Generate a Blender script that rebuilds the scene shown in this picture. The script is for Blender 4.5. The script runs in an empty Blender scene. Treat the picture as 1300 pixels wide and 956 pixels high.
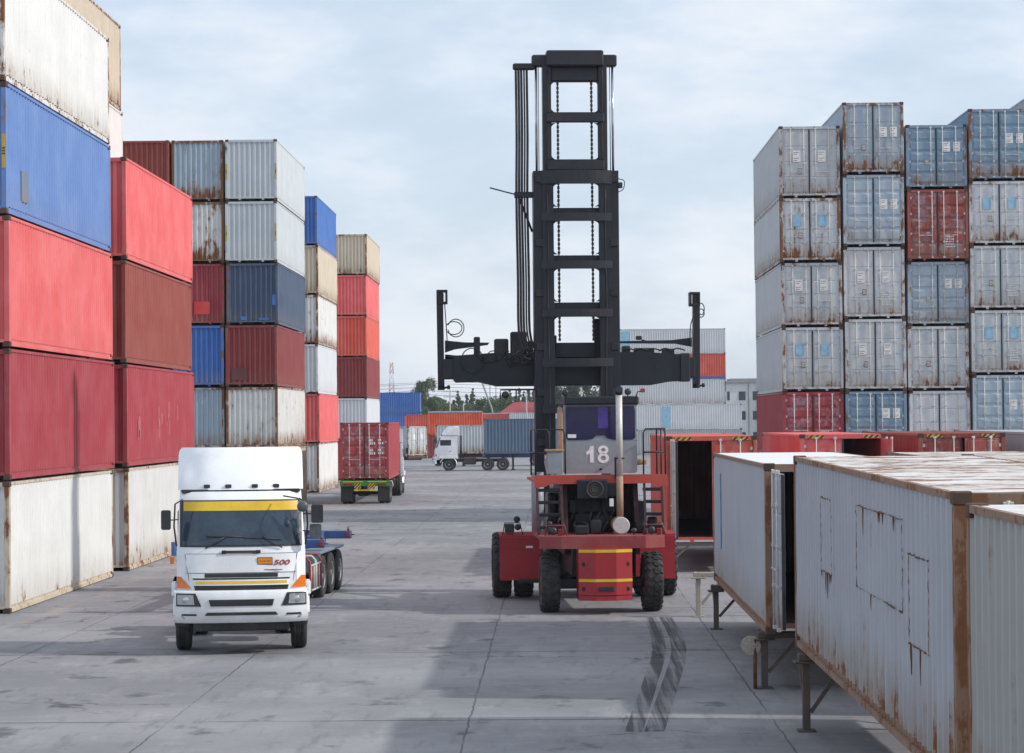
import bpy, math, random
from mathutils import Vector, Matrix
R = math.radians
sc = bpy.context.scene
COL = sc.collection
F = 3000.0; HC = 4.15          # focal length in photo pixels, eye height

# ------------------------------------------------------------------ helpers
class MB:
    """collects shapes, builds ONE mesh object"""
    def __init__(s): s.v = []; s.f = []; s.m = []; s.sm = []
    def face(s, idx, m=0, sm=False): s.f.append(tuple(idx)); s.m.append(m); s.sm.append(sm)
    def vs(s, pts):
        n = len(s.v); s.v += [tuple(p) for p in pts]; return n
    def box(s, x0, x1, y0, y1, z0, z1, m=0, M=None):
        p = [(x0,y0,z0),(x1,y0,z0),(x1,y1,z0),(x0,y1,z0),(x0,y0,z1),(x1,y0,z1),(x1,y1,z1),(x0,y1,z1)]
        if M is not None: p = [M @ Vector(q) for q in p]
        n = s.vs(p)
        for q in ((0,3,2,1),(4,5,6,7),(0,1,5,4),(1,2,6,5),(2,3,7,6),(3,0,4,7)): s.face([n+i for i in q], m)
        return s
    def bbox(s, x0, x1, y0, y1, z0, z1, b=0.01, m=0, M=None):
        """box with chamfered vertical and horizontal edges"""
        b = min(b, abs(x1-x0)*.45, abs(y1-y0)*.45, abs(z1-z0)*.45)
        rings = []
        for z, e in ((z0, b), (z0+b, 0), (z1-b, 0), (z1, b)):
            c = b
            X0, X1, Y0, Y1 = x0+e, x1-e, y0+e, y1-e
            c = b*.8
            rings.append([(X0+c,Y0,z),(X1-c,Y0,z),(X1,Y0+c,z),(X1,Y1-c,z),(X1-c,Y1,z),(X0+c,Y1,z),(X0,Y1-c,z),(X0,Y0+c,z)])
        if M is not None: rings = [[M @ Vector(q) for q in r] for r in rings]
        ns = [s.vs(r) for r in rings]
        for a, c in zip(ns, ns[1:]):
            for i in range(8): j = (i+1) % 8; s.face((a+i, a+j, c+j, c+i), m)
        s.face([ns[0]+i for i in range(7, -1, -1)], m); s.face([ns[-1]+i for i in range(8)], m)
        return s
    def tube(s, pts, r, n=8, m=0, caps=True, sm=True):
        pts = [Vector(p) for p in pts]; rs = r if isinstance(r, (list, tuple)) else [r]*len(pts)
        prev = None; ids = []
        for i, p in enumerate(pts):
            d = (pts[min(i+1, len(pts)-1)] - pts[max(i-1, 0)])
            if d.length < 1e-6: d = Vector((0,0,1))
            d.normalize()
            if prev is None:
                a = Vector((0,0,1)) if abs(d.z) < .9 else Vector((1,0,0))
                u = d.cross(a).normalized()
            else:
                u = (prev - d*prev.dot(d)).normalized()
            prev = u; w = d.cross(u)
            ids.append(s.vs([p + (u*math.cos(2*math.pi*k/n) + w*math.sin(2*math.pi*k/n))*rs[i] for k in range(n)]))
        for a, c in zip(ids, ids[1:]):
            for k in range(n): j = (k+1) % n; s.face((a+k, a+j, c+j, c+k), m, sm)
        if caps:
            s.face([ids[0]+k for k in range(n-1, -1, -1)], m); s.face([ids[-1]+k for k in range(n)], m)
        return s
    def bar(s, p, q, w, h, m=0):
        """rectangular bar from p to q"""
        p, q = Vector(p), Vector(q); d = (q-p); L = d.length; d.normalize()
        a = Vector((0,0,1)) if abs(d.z) < .95 else Vector((0,1,0))
        u = d.cross(a).normalized(); v = u.cross(d)
        Mx = Matrix(((u.x,d.x,v.x,p.x),(u.y,d.y,v.y,p.y),(u.z,d.z,v.z,p.z),(0,0,0,1)))
        return s.box(-w/2, w/2, 0, L, -h/2, h/2, m, Mx)
    def lathe(s, prof, n=24, m=0, axis='X', c=(0,0,0), sm=True, ms=None):
        ids = []
        for a, r in prof:
            pts = []
            for k in range(n):
                t = 2*math.pi*k/n; p, q = r*math.cos(t), r*math.sin(t)
                if axis == 'X': v = (a, p, q)
                elif axis == 'Y': v = (q, a, p)
                else: v = (p, q, a)
                pts.append((v[0]+c[0], v[1]+c[1], v[2]+c[2]))
            ids.append(s.vs(pts))
        for i, (a, b) in enumerate(zip(ids, ids[1:])):
            for k in range(n): j = (k+1) % n; s.face((a+k, a+j, b+j, b+k), m if ms is None else ms[i], sm)
        s.face([ids[0]+k for k in range(n-1, -1, -1)], m if ms is None else ms[0]); s.face([ids[-1]+k for k in range(n)], m if ms is None else ms[-1])
        return s
    def prism(s, poly, a0, a1, axis='X', m=0):
        """polygon (2-D) extruded along axis"""
        def P(u, v, a): return (a,u,v) if axis == 'X' else ((u,a,v) if axis == 'Y' else (u,v,a))
        n = len(poly); i0 = s.vs([P(u,v,a0) for u,v in poly]); i1 = s.vs([P(u,v,a1) for u,v in poly])
        for k in range(n): j = (k+1) % n; s.face((i0+k, i0+j, i1+j, i1+k), m)
        s.face([i0+k for k in range(n-1,-1,-1)], m); s.face([i1+k for k in range(n)], m)
        return s
    def grid(s, fn, us, vs_, m=0, sm=True):
        ids = [[s.vs([fn(u, v)]) for v in vs_] for u in us]
        for i in range(len(us)-1):
            for j in range(len(vs_)-1): s.face((ids[i][j], ids[i+1][j], ids[i+1][j+1], ids[i][j+1]), m, sm)
        return s
    def mesh(s, name, mats):
        me = bpy.data.meshes.new(name); me.from_pydata(s.v, [], s.f)
        for mt in (mats if isinstance(mats, (list, tuple)) else [mats]): me.materials.append(mt)
        me.polygons.foreach_set('material_index', s.m); me.polygons.foreach_set('use_smooth', s.sm)
        me.update(); return me
    def build(s, name, mats, parent=None, fix=True):
        me = s.mesh(name, mats)
        if fix:
            import bmesh
            bm = bmesh.new(); bm.from_mesh(me); bmesh.ops.recalc_face_normals(bm, faces=bm.faces); bm.to_mesh(me); bm.free()
        return link(name, me, parent)

def link(name, me, parent=None):
    o = bpy.data.objects.new(name, me); COL.objects.link(o); o.parent = parent; return o
def tag(o, label=None, cat=None, group=None, kind=None):
    if label: o['label'] = label
    if cat: o['category'] = cat
    if group: o['group'] = group
    if kind: o['kind'] = kind
    return o
def root(name, loc, rz, label, cat, group=None):
    o = bpy.data.objects.new(name, None); COL.objects.link(o); o.location = loc; o.rotation_euler = (0,0,rz)
    o.empty_display_size = .2
    return tag(o, label, cat, group)
def copy_tree(o, parent=None):
    c = o.copy(); COL.objects.link(c); c.parent = parent
    for ch in list(o.children): copy_tree(ch, c)
    return c

# ------------------------------------------------------------------ materials
def NT(name):
    m = bpy.data.materials.new(name); m.use_nodes = True; nt = m.node_tree
    b = nt.nodes['Principled BSDF']; return m, nt, b
def N(nt, t, **kw):
    n = nt.nodes.new(t)
    for k, v in kw.items():
        if k in n.inputs: n.inputs[k].default_value = v
        else: setattr(n, k, v)
    return n
def L(nt, a, b): nt.links.new(a, b)
def mth(nt, op, a, b=None, c=None, clamp=False):
    n = nt.nodes.new('ShaderNodeMath'); n.operation = op; n.use_clamp = clamp
    for i, x in enumerate((a, b, c)):
        if x is None: continue
        if isinstance(x, (int, float)): n.inputs[i].default_value = x
        else: L(nt, x, n.inputs[i])
    return n.outputs[0]
def mixc(nt, fac, a, b, blend='MIX'):
    n = nt.nodes.new('ShaderNodeMix'); n.data_type = 'RGBA'; n.blend_type = blend
    if isinstance(fac, (int, float)): n.inputs[0].default_value = fac
    else: L(nt, fac, n.inputs[0])
    for i, x in ((6, a), (7, b)):
        if isinstance(x, tuple): n.inputs[i].default_value = x if len(x) == 4 else x+(1,)
        else: L(nt, x, n.inputs[i])
    return n.outputs[2]
def noise(nt, vec, scale, detail=4, rough=.6):
    n = nt.nodes.new('ShaderNodeTexNoise'); n.inputs['Scale'].default_value = scale; n.inputs['Detail'].default_value = detail
    n.inputs['Roughness'].default_value = rough
    if vec is not None: L(nt, vec, n.inputs['Vector'])
    return n.outputs['Fac']
def ramp(nt, x, a, b, lo=0, hi=1):
    n = nt.nodes.new('ShaderNodeMapRange'); n.interpolation_type = 'SMOOTHSTEP'
    L(nt, x, n.inputs[0]) if not isinstance(x, float) else None
    for i, v in ((1, a), (2, b), (3, lo), (4, hi)):
        if isinstance(v, (int, float)): n.inputs[i].default_value = v
        else: L(nt, v, n.inputs[i])
    return n.outputs[0]
def coords(nt, scale=(1,1,1), rnd=True):
    tc = nt.nodes.new('ShaderNodeTexCoord'); v = tc.outputs['Object']
    if rnd:
        oi = nt.nodes.new('ShaderNodeObjectInfo')
        a = nt.nodes.new('ShaderNodeVectorMath'); a.operation = 'ADD'
        L(nt, v, a.inputs[0]); k = mth(nt, 'MULTIPLY', oi.outputs['Random'], 57.0)
        c = nt.nodes.new('ShaderNodeCombineXYZ'); L(nt, k, c.inputs[0]); L(nt, k, c.inputs[1]); L(nt, c.outputs[0], a.inputs[1]); v = a.outputs[0]
    mp = nt.nodes.new('ShaderNodeMapping'); mp.inputs['Scale'].default_value = scale; L(nt, v, mp.inputs[0]); return mp.outputs[0]
RUST = (.13,.06,.032); RUSTL = (.27,.14,.075)

def container_paint(name, extra=0.0, roof=False, rough=.55, band=1.0, door=False):
    """painted Corten steel: paint colour and wear come from the object's own colour and alpha"""
    m, nt, b = NT(name)
    oi = nt.nodes.new('ShaderNodeObjectInfo'); tc = nt.nodes.new('ShaderNodeTexCoord')
    sp = nt.nodes.new('ShaderNodeSeparateXYZ'); L(nt, tc.outputs['Object'], sp.inputs[0])
    base = oi.outputs['Color']; wear = mth(nt, 'ADD', oi.outputs['Alpha'], extra)
    v1 = coords(nt); vs = coords(nt, (6, 6, .35)); vf = coords(nt, (1, 1, .55))
    # fading: blotches and vertical streaks
    n1 = noise(nt, v1, .8, 3); n2 = noise(nt, vs, 1.6, 4)
    hs = nt.nodes.new('ShaderNodeHueSaturation'); L(nt, base, hs.inputs['Color'])
    L(nt, ramp(nt, n1, .25, .75, .95, 1.05), hs.inputs['Value']); L(nt, ramp(nt, n1, .3, .8, 1.04, .94), hs.inputs['Saturation'])
    c = mixc(nt, mth(nt, 'MULTIPLY', ramp(nt, n2, .5, .78, 0, 1), ramp(nt, wear, .03, .3, .0, .22)), hs.outputs[0], (.42,.40,.37))
    c = mixc(nt, mth(nt, 'MULTIPLY', ramp(nt, noise(nt, vs, .9, 3), .52, .8, 0, 1), ramp(nt, wear, .03, .35, .03, .2)), c, mixc(nt, .5, base, (.12,.09,.07)))
    if not roof:
        # grime rising from the lower rail and run-off below the top rail
        low = ramp(nt, mth(nt, 'ADD', sp.outputs[2], mth(nt, 'MULTIPLY', n2, -.9)), -.35, .55, 1, 0)
        c = mixc(nt, mth(nt, 'MULTIPLY', low, ramp(nt, wear, 0, .5, .06*band, .6*band)), c, (.27,.19,.11))
        edge = mth(nt, 'MULTIPLY', low, .13*band)
    else:
        edge = mth(nt, 'MULTIPLY', n1, .12)
    if door:
        c = mixc(nt, ramp(nt, noise(nt, v1, 2.3, 5, .65), .48, .62, 0, .5), c, mixc(nt, .6, base, (.24,.38,.47)))
        c = mixc(nt, ramp(nt, noise(nt, coords(nt, (1.2,1,1)), 3.1, 5, .65), .54, .66, 0, .5), c, mixc(nt, .5, base, (.68,.64,.54)))
    # rust: patches and long drips, more of it with wear
    nr = noise(nt, vf, 3.2, 7, .68); nd = noise(nt, vs, 1.1, 5, .7)
    if roof: nr = noise(nt, coords(nt, (.7, 5, 1)), 2.6, 7, .7); nd = noise(nt, coords(nt, (.3, 3.6, 1)), 1.0, 6, .7)
    k = mth(nt, 'ADD', mth(nt, 'ADD', mth(nt, 'MULTIPLY', nr, .62), mth(nt, 'MULTIPLY', nd, .38)), edge)
    th = mth(nt, 'SUBTRACT', .82, mth(nt, 'MULTIPLY', wear, .42))
    mask = ramp(nt, mth(nt, 'SUBTRACT', k, th), -.015, .02)
    halo = ramp(nt, mth(nt, 'SUBTRACT', k, th), -.1, .01, 0, .5)
    c = mixc(nt, halo, c, RUSTL)
    c = mixc(nt, mask, c, mixc(nt, noise(nt, v1, 14, 4), RUST, (.27,.11,.045)))
    L(nt, c, b.inputs['Base Color']); L(nt, ramp(nt, mask, 0, 1, rough, .9), b.inputs['Roughness'])
    bp = nt.nodes.new('ShaderNodeBump'); bp.inputs['Strength'].default_value = .25; bp.inputs['Distance'].default_value = .02
    L(nt, noise(nt, v1, 5 if not roof else 3, 4), bp.inputs['Height']); L(nt, bp.outputs[0], b.inputs['Normal'])
    return m

def worn(name, col, rough=.5, metal=0.0, dirt=.25, dcol=(.1,.08,.065), rust=0.0, scale=2.0, bump=.1, emis=None, coat=0.0):
    m, nt, b = NT(name)
    v = coords(nt); n1 = noise(nt, v, scale, 4); n2 = noise(nt, v, scale*7, 5, .7)
    hs = nt.nodes.new('ShaderNodeHueSaturation'); hs.inputs['Color'].default_value = col+(1,)
    L(nt, ramp(nt, n1, .3, .7, .85, 1.12), hs.inputs['Value'])
    c = mixc(nt, mth(nt, 'MULTIPLY', ramp(nt, mth(nt, 'MULTIPLY', mth(nt, 'ADD', n1, n2), .5), .42, .66), dirt), hs.outputs[0], dcol)
    if rust > 0:
        c = mixc(nt, ramp(nt, mth(nt, 'ADD', mth(nt, 'MULTIPLY', n2, .6), mth(nt, 'MULTIPLY', n1, .4)), .72-rust*.35, .76-rust*.35), c, mixc(nt, n2, RUST, RUSTL))
    L(nt, c, b.inputs['Base Color'])
    L(nt, ramp(nt, n2, .3, .7, max(rough-.08, .02), min(rough+.12, 1)), b.inputs['Roughness']); b.inputs['Metallic'].default_value = metal
    if coat: b.inputs['Coat Weight'].default_value = coat; b.inputs['Coat Roughness'].default_value = .08
    if bump:
        bp = nt.nodes.new('ShaderNodeBump'); bp.inputs['Strength'].default_value = bump; bp.inputs['Distance'].default_value = .01
        L(nt, n2, bp.inputs['Height']); L(nt, bp.outputs[0], b.inputs['Normal'])
    return m

M = {}
M['panel'] = container_paint('container_paint'); M['frame'] = container_paint('container_frame_paint', .34, band=0.1)
M['post'] = container_paint('container_post_paint', .46, band=0.1); M['roof'] = container_paint('container_roof_paint', .05, True, .6); M['door'] = container_paint('container_door_paint', .16, door=True)
M['galv'] = worn('galvanised_steel', (.62,.62,.6), .5, .15, .4, (.3,.2,.13), rust=.2)
M['gasket'] = worn('rubber_gasket', (.02,.023,.028), .7)
M['casting'] = worn('corner_casting_steel', (.07,.045,.035), .8, 0, .5, (.16,.07,.03))
M['white_mark'] = worn('white_marking', (.86,.86,.85), .6, 0, .35, (.35,.3,.25))
M['blue_mark'] = worn('light_blue_paint', (.24,.50,.68), .6, 0, .55, (.5,.55,.56), scale=4)
M['plate'] = worn('data_plate', (.22,.18,.15), .5, .3)
M['rustseam'] = worn('rusty_weld', (.13,.05,.025), .9, 0, .5, (.3,.14,.06), scale=6)
M['floorply'] = worn('container_floor', (.05,.04,.032), .8)
M['white'] = worn('truck_white_paint', (.82,.83,.85), .28, 0, .07, (.6,.58,.55), scale=.7, coat=.5, bump=0)
M['bplastic'] = worn('black_plastic', (.022,.023,.025), .45, 0, .3, (.09,.085,.08))
M['glass'] = worn('windscreen_glass', (.025,.045,.07), .08, 0, .25, (.07,.1,.13), bump=0, coat=.3)
M['vglass'] = worn('tinted_violet_glass', (.012,.008,.06), .1, 0, .4, (.03,.02,.1), bump=0)
M['vlight'] = worn('violet_sun_strip', (.06,.035,.26), .3)
M['yellow'] = worn('yellow_paint', (.80,.52,.03), .4, 0, .15)
M['orange_lamp'] = worn('amber_lens', (.75,.17,.01), .15, 0, .2, (.4,.06,.01), bump=0, coat=.6)
M['red_lamp'] = worn('red_lens', (.22,.02,.02), .2, 0, .2, bump=0)
M['lamp'] = worn('headlamp_lens', (.55,.57,.6), .08, .6, .3, (.2,.2,.2), bump=0, coat=1.0)
M['mirrorface'] = worn('mirror_shell', (.09,.1,.11), .3, 0, .2)
M['tyre'] = worn('tyre_rubber', (.025,.025,.027), .8, 0, .55, (.085,.08,.075), scale=5, bump=.3)
M['rim'] = worn('wheel_rim', (.33,.34,.35), .45, .5, .5, (.1,.08,.06))
M['chassis'] = worn('black_chassis', (.03,.03,.032), .65, 0, .5, (.1,.085,.07))
M['bluech'] = worn('blue_chassis_paint', (.045,.12,.30), .5, 0, .3, (.1,.1,.1), rust=.1)
M['greych'] = worn('blue_grey_mudguard', (.18,.22,.27), .6, 0, .4, (.12,.11,.1))
M['redpipe'] = worn('red_tube_paint', (.33,.045,.04), .5, 0, .35)
M['whitepipe'] = worn('white_tube_paint', (.6,.6,.58), .5, 0, .4, (.25,.2,.16))
M['green'] = worn('green_bumper_paint', (.03,.25,.05), .45, 0, .35, (.06,.07,.04))
M['hred'] = worn('handler_red_paint', (.40,.022,.032), .45, 0, .38, (.12,.035,.03), rust=.05, scale=1.3)
M['hdeck'] = worn('handler_deck_red', (.30,.042,.045), .6, 0, .5, (.2,.13,.1), rust=.2, scale=1.5)
M['hplat'] = worn('handler_platform_red', (.48,.065,.045), .55, 0, .35, (.2,.08,.06), rust=.12)
M['hdark'] = worn('ladder_shaded_red', (.045,.008,.009), .6, 0, .5, (.02,.015,.015))  # handler red darkened to carry the shade the ladders stand in
M['mast'] = worn('greasy_black_steel', (.005,.008,.015), .42, .0, .4, (.022,.02,.024), scale=1.2)
M['mast2'] = worn('dusty_mast_steel', (.010,.013,.020), .45, .0, .55, (.042,.027,.026), scale=1.6)
M['chain'] = worn('oily_chain', (.05,.035,.032), .5, .5)
M['chrome'] = worn('polished_rod', (.6,.6,.62), .15, 1.0, .2, (.2,.18,.16))
M['hgrey'] = worn('cab_grey_paint', (.27,.30,.33), .45, 0, .3, (.16,.16,.16), scale=1.5)
M['exhaust'] = worn('exhaust_pipe', (.62,.6,.57), .45, .2, .35, (.35,.2,.12))
M['exrust'] = worn('hot_rusty_pipe', (.40,.26,.18), .7, 0, .5, (.25,.12,.06), rust=.2)
M['wood'] = worn('weathered_wood', (.42,.28,.15), .8, 0, .4)
M['hose'] = worn('rubber_hose', (.012,.013,.016), .45)
M['concrete_leg'] = worn('rusty_white_stand', (.42,.39,.34), .7, 0, .6, (.2,.11,.06), rust=.4, scale=4)
M['darkstand'] = worn('dark_steel_stand', (.075,.065,.06), .7, 0, .5, (.18,.09,.05), rust=.25, scale=4)
M['bwhite'] = worn('building_render', (.66,.68,.68), .8, 0, .2)
M['bgrey'] = worn('grey_roof_sheet', (.3,.31,.31), .7)
M['net_green'] = worn('green_netting', (.07,.24,.12), .8)
M['net_blue'] = worn('blue_glass_wall', (.06,.16,.24), .4)
M['wpane'] = worn('window_pane', (.035,.05,.06), .15, bump=0)
M['rroof'] = worn('red_roof_tile', (.34,.055,.06), .7, scale=.6)
M['pole'] = worn('concrete_pole', (.42,.41,.4), .8)
M['wire'] = worn('power_cable', (.1,.11,.12), .6)
M['tred'] = worn('tower_red', (.45,.12,.1), .6); M['twhite'] = worn('tower_white', (.7,.7,.7), .6)
M['bark'] = worn('tree_bark', (.12,.09,.065), .9, scale=3)
def leaf_mat(name, a, b_):
    m, nt, b = NT(name); v = coords(nt); n = noise(nt, v, .7, 3); n2 = noise(nt, v, 9, 2)
    c = mixc(nt, ramp(nt, n, .35, .65), a, b_); c = mixc(nt, ramp(nt, n2, .4, .7, 0, .4), c, (.10,.13,.04))
    L(nt, c, b.inputs['Base Color']); b.inputs['Roughness'].default_value = .6
    tr = N(nt, 'ShaderNodeBsdfTranslucent'); L(nt, c, tr.inputs[0]); mx = N(nt, 'ShaderNodeMixShader'); mx.inputs[0].default_value = .3
    L(nt, b.outputs[0], mx.inputs[1]); L(nt, tr.outputs[0], mx.inputs[2]); L(nt, mx.outputs[0], nt.nodes['Material Output'].inputs[0]); return m
M['leafA'] = leaf_mat('broad_leaves', (.06,.10,.04), (.10,.14,.05)); M['leafB'] = leaf_mat('dark_needles', (.045,.075,.045), (.07,.10,.055))
def hazard():
    m, nt, b = NT('hazard_stripes'); tc = nt.nodes.new('ShaderNodeTexCoord'); sp = nt.nodes.new('ShaderNodeSeparateXYZ'); L(nt, tc.outputs['Object'], sp.inputs[0])
    k = mth(nt, 'FRACT', mth(nt, 'MULTIPLY', mth(nt, 'ADD', sp.outputs[0], mth(nt, 'MULTIPLY', sp.outputs[2], -1.0)), 6.5))
    n = noise(nt, tc.outputs['Object'], 20, 4)
    c = mixc(nt, mth(nt, 'GREATER_THAN', k, .5), (.6,.42,.03), (.03,.03,.03)); c = mixc(nt, ramp(nt, n, .5, .7, 0, .6), c, (.25,.2,.15))
    L(nt, c, b.inputs['Base Color']); b.inputs['Roughness'].default_value = .6; return m
M['hazard'] = hazard()

def ground_mat():
    m, nt, b = NT('worn_concrete_yard')
    tc = nt.nodes.new('ShaderNodeTexCoord'); P = tc.outputs['Object']
    def mp(sx, sy, o=(0,0,0)):
        n = nt.nodes.new('ShaderNodeMapping'); n.inputs['Scale'].default_value = (sx, sy, 1); n.inputs['Location'].default_value = o; L(nt, P, n.inputs[0]); return n.outputs[0]
    c = mixc(nt, ramp(nt, noise(nt, mp(1,1), .12, 5, .6), .35, .65), (.205,.202,.213), (.305,.295,.302))
    # old repairs and darker bays, run across the traffic lane
    c = mixc(nt, ramp(nt, noise(nt, mp(.35, .8, (3,1,0)), .22, 3, .55), .55, .63, 0, .38), c, (.165,.165,.18))
    c = mixc(nt, ramp(nt, noise(nt, mp(1,.35, (9,4,0)), 1.1, 7, .68), .5, .72, 0, .55), c, (.38,.37,.365))
    c = mixc(nt, ramp(nt, noise(nt, mp(1.6,.25, (1,7,0)), 1.8, 6, .7), .52, .70, 0, .5), c, (.12,.12,.13))
    # speckle
    c = mixc(nt, ramp(nt, noise(nt, P, 14, 4, .7), .5, .75, 0, .35), c, (.15,.145,.145))
    # oil stains
    c = mixc(nt, ramp(nt, noise(nt, mp(1,.7, (5,5,0)), .9, 4, .6), .59, .70, 0, .8), c, (.075,.073,.078))
    # slab joints, wandering a little, partly filled
    sp = nt.nodes.new('ShaderNodeSeparateXYZ'); L(nt, P, sp.inputs[0])
    wob = mth(nt, 'MULTIPLY', mth(nt, 'SUBTRACT', noise(nt, P, 1.3, 5, .7), .5), .12)
    def joint(o, pitch, off, w):
        x = mth(nt, 'ADD', mth(nt, 'ADD', o, off), wob); fr = mth(nt, 'FRACT', mth(nt, 'DIVIDE', x, pitch))
        d = mth(nt, 'MULTIPLY', mth(nt, 'MINIMUM', fr, mth(nt, 'SUBTRACT', 1.0, fr)), pitch)
        return ramp(nt, d, w*.4, w, 1, 0)
    j = mth(nt, 'MAXIMUM', mth(nt, 'MULTIPLY', joint(sp.outputs[0], 4.18, -2.95, .02), .75), joint(sp.outputs[1], 9.6, -4.0, .045))
    j = mth(nt, 'MULTIPLY', j, ramp(nt, noise(nt, mp(1,1,(2,2,0)), .22, 5), .36, .55, .1, .95))
    c = mixc(nt, j, c, (.035,.034,.036))
    # cracks
    vo = nt.nodes.new('ShaderNodeTexVoronoi'); vo.feature = 'DISTANCE_TO_EDGE'; vo.inputs['Scale'].default_value = .16
    wn = nt.nodes.new('ShaderNodeTexNoise'); wn.inputs['Scale'].default_value = .9; wn.inputs['Detail'].default_value = 6; L(nt, P, wn.inputs['Vector'])
    va = nt.nodes.new('ShaderNodeVectorMath'); va.operation = 'MULTIPLY_ADD'; L(nt, wn.outputs['Color'], va.inputs[0]); va.inputs[1].default_value = (1.6,1.6,0); L(nt, P, va.inputs[2])
    L(nt, va.outputs[0], vo.inputs['Vector'])
    cr = mth(nt, 'MULTIPLY', ramp(nt, vo.outputs['Distance'], .0, .006, 1, 0), ramp(nt, noise(nt, mp(1,1,(7,1,0)), .13, 3), .5, .6, 0, .8))
    c = mixc(nt, cr, c, (.05,.048,.05))
    # faded orange paint traces by the left stacks
    tr = mth(nt, 'MULTIPLY', ramp(nt, mth(nt, 'ABSOLUTE', mth(nt, 'ADD', sp.outputs[0], 11.15)), .06, .16, 1, 0), ramp(nt, noise(nt, mp(1,1,(4,0,0)), 1.7, 5), .5, .62, 0, .8))
    c = mixc(nt, tr, c, (.42,.24,.12))
    L(nt, c, b.inputs['Base Color']); L(nt, ramp(nt, noise(nt, P, 2, 4), .3, .7, .65, .9), b.inputs['Roughness'])
    bp = nt.nodes.new('ShaderNodeBump'); bp.inputs['Strength'].default_value = .35; bp.inputs['Distance'].default_value = .02
    L(nt, mth(nt, 'SUBTRACT', noise(nt, P, 9, 6, .7), j), bp.inputs['Height']); L(nt, bp.outputs[0], b.inputs['Normal'])
    return m
M['ground'] = ground_mat()
def tyre_mark_mat():
    m, nt, b = NT('rubber_skid_mark'); tc = nt.nodes.new('ShaderNodeTexCoord'); P = tc.outputs['Object']
    n = noise(nt, P, 5, 6, .75); b.inputs['Base Color'].default_value = (.035,.034,.038,1); b.inputs['Roughness'].default_value = .8
    mp_ = nt.nodes.new('ShaderNodeMapping'); mp_.inputs['Scale'].default_value = (10, .16, 1); L(nt, P, mp_.inputs[0]); wv = noise(nt, mp_.outputs[0], 1.0, 3)
    k = ramp(nt, mth(nt, 'ADD', mth(nt, 'MULTIPLY', n, .15), mth(nt, 'MULTIPLY', wv, .85)), .34, .60, .0, .55)
    L(nt, k, b.inputs['Alpha']); return m
M['skid'] = tyre_mark_mat()

# ------------------------------------------------------------------ world, sun, camera
SUN_EL, SUN_AZ = R(33), R(98)      # azimuth from +Y towards +X
w = bpy.data.worlds.new("World"); sc.world = w; w.use_nodes = True; nt = w.node_tree; bg = nt.nodes['Background']
sky = nt.nodes.new('ShaderNodeTexSky'); sky.sky_type = 'NISHITA'; sky.sun_disc = False
sky.sun_elevation = SUN_EL; sky.sun_rotation = SUN_AZ; sky.dust_density = 1.5; sky.air_density = 1.0
tc = nt.nodes.new('ShaderNodeTexCoord'); mp = nt.nodes.new('ShaderNodeMapping'); L(nt, tc.outputs['Generated'], mp.inputs[0])
mp.inputs['Scale'].default_value = (1.0, 1.0, 2.6)
n1 = noise(nt, mp.outputs[0], 5.0, 7, .55); n2 = noise(nt, mp.outputs[0], 17.0, 6, .6)
cl = mth(nt, 'ADD', mth(nt, 'MULTIPLY', n1, .75), mth(nt, 'MULTIPLY', n2, .25))
sp = nt.nodes.new('ShaderNodeSeparateXYZ'); L(nt, tc.outputs['Generated'], sp.inputs[0])
low = ramp(nt, sp.outputs[2], 0, .2, .0, 0)
thin = mixc(nt, ramp(nt, cl, .38, .62, .62, .96), sky.outputs[0], mixc(nt, ramp(nt, cl, .42, .68), (4.95,5.7,6.75), (6.1,6.4,6.75)))
L(nt, thin, bg.inputs[0]); bg.inputs[1].default_value = .148
sd = bpy.data.lights.new('sun', 'SUN'); sd.energy = 2.95; sd.angle = R(1.2); sd.color = (1, .955, .89)
so = bpy.data.objects.new('sun', sd); COL.objects.link(so)
d = Vector((math.sin(SUN_AZ)*math.cos(SUN_EL), math.cos(SUN_AZ)*math.cos(SUN_EL), math.sin(SUN_EL)))
so.rotation_euler = (-d).to_track_quat('-Z', 'Y').to_euler(); so.location = d*60

cd = bpy.data.cameras.new('camera'); cam = bpy.data.objects.new('camera', cd); COL.objects.link(cam); sc.camera = cam
cd.sensor_width = 36; cd.lens = F/1300*36; cd.clip_end = 6000; cd.clip_start = .5
cam.matrix_world = Matrix.Translation((0,0,HC)) @ Matrix.Rotation(R(1.05), 4, 'Z') @ Matrix.Rotation(R(90+1.055), 4, 'X') @ Matrix.Rotation(R(-.5), 4, 'Z')
vs = sc.view_settings; vs.view_transform = 'Standard'; vs.look = 'None'; vs.exposure = 0.0; vs.gamma = 1.0; vs.use_curve_mapping = False

# ------------------------------------------------------------------ ground
g = MB(); g.vs([(-3000,-200,0),(3000,-200,0),(3000,5000,0),(-3000,5000,0)]); g.face((0,1,2,3))
tag(g.build('ground', M['ground']), kind='structure', label='worn grey concrete yard with slab joints and cracks')
def strip(pts, wd, z, mat, name, label):
    s = MB(); P = []
    for i, (x, y) in enumerate(pts):
        a = Vector(pts[max(i-1,0)]); c = Vector(pts[min(i+1,len(pts)-1)]); t = (c-a).normalized(); nx = Vector((t.y,-t.x))
        P += [(x+nx.x*wd/2, y+nx.y*wd/2, z), (x-nx.x*wd/2, y-nx.y*wd/2, z)]
    s.vs(P)
    for i in range(len(pts)-1): s.face((2*i,2*i+1,2*i+3,2*i+2))
    return tag(s.build(name, mat, fix=False), kind='structure', label=label)
def gp(px, py): # ground point used while drawing up the yard plan
    s_ = (py - (535-.0105*(px-705)))/HC; return ((px-705)/s_, F/s_)
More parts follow.
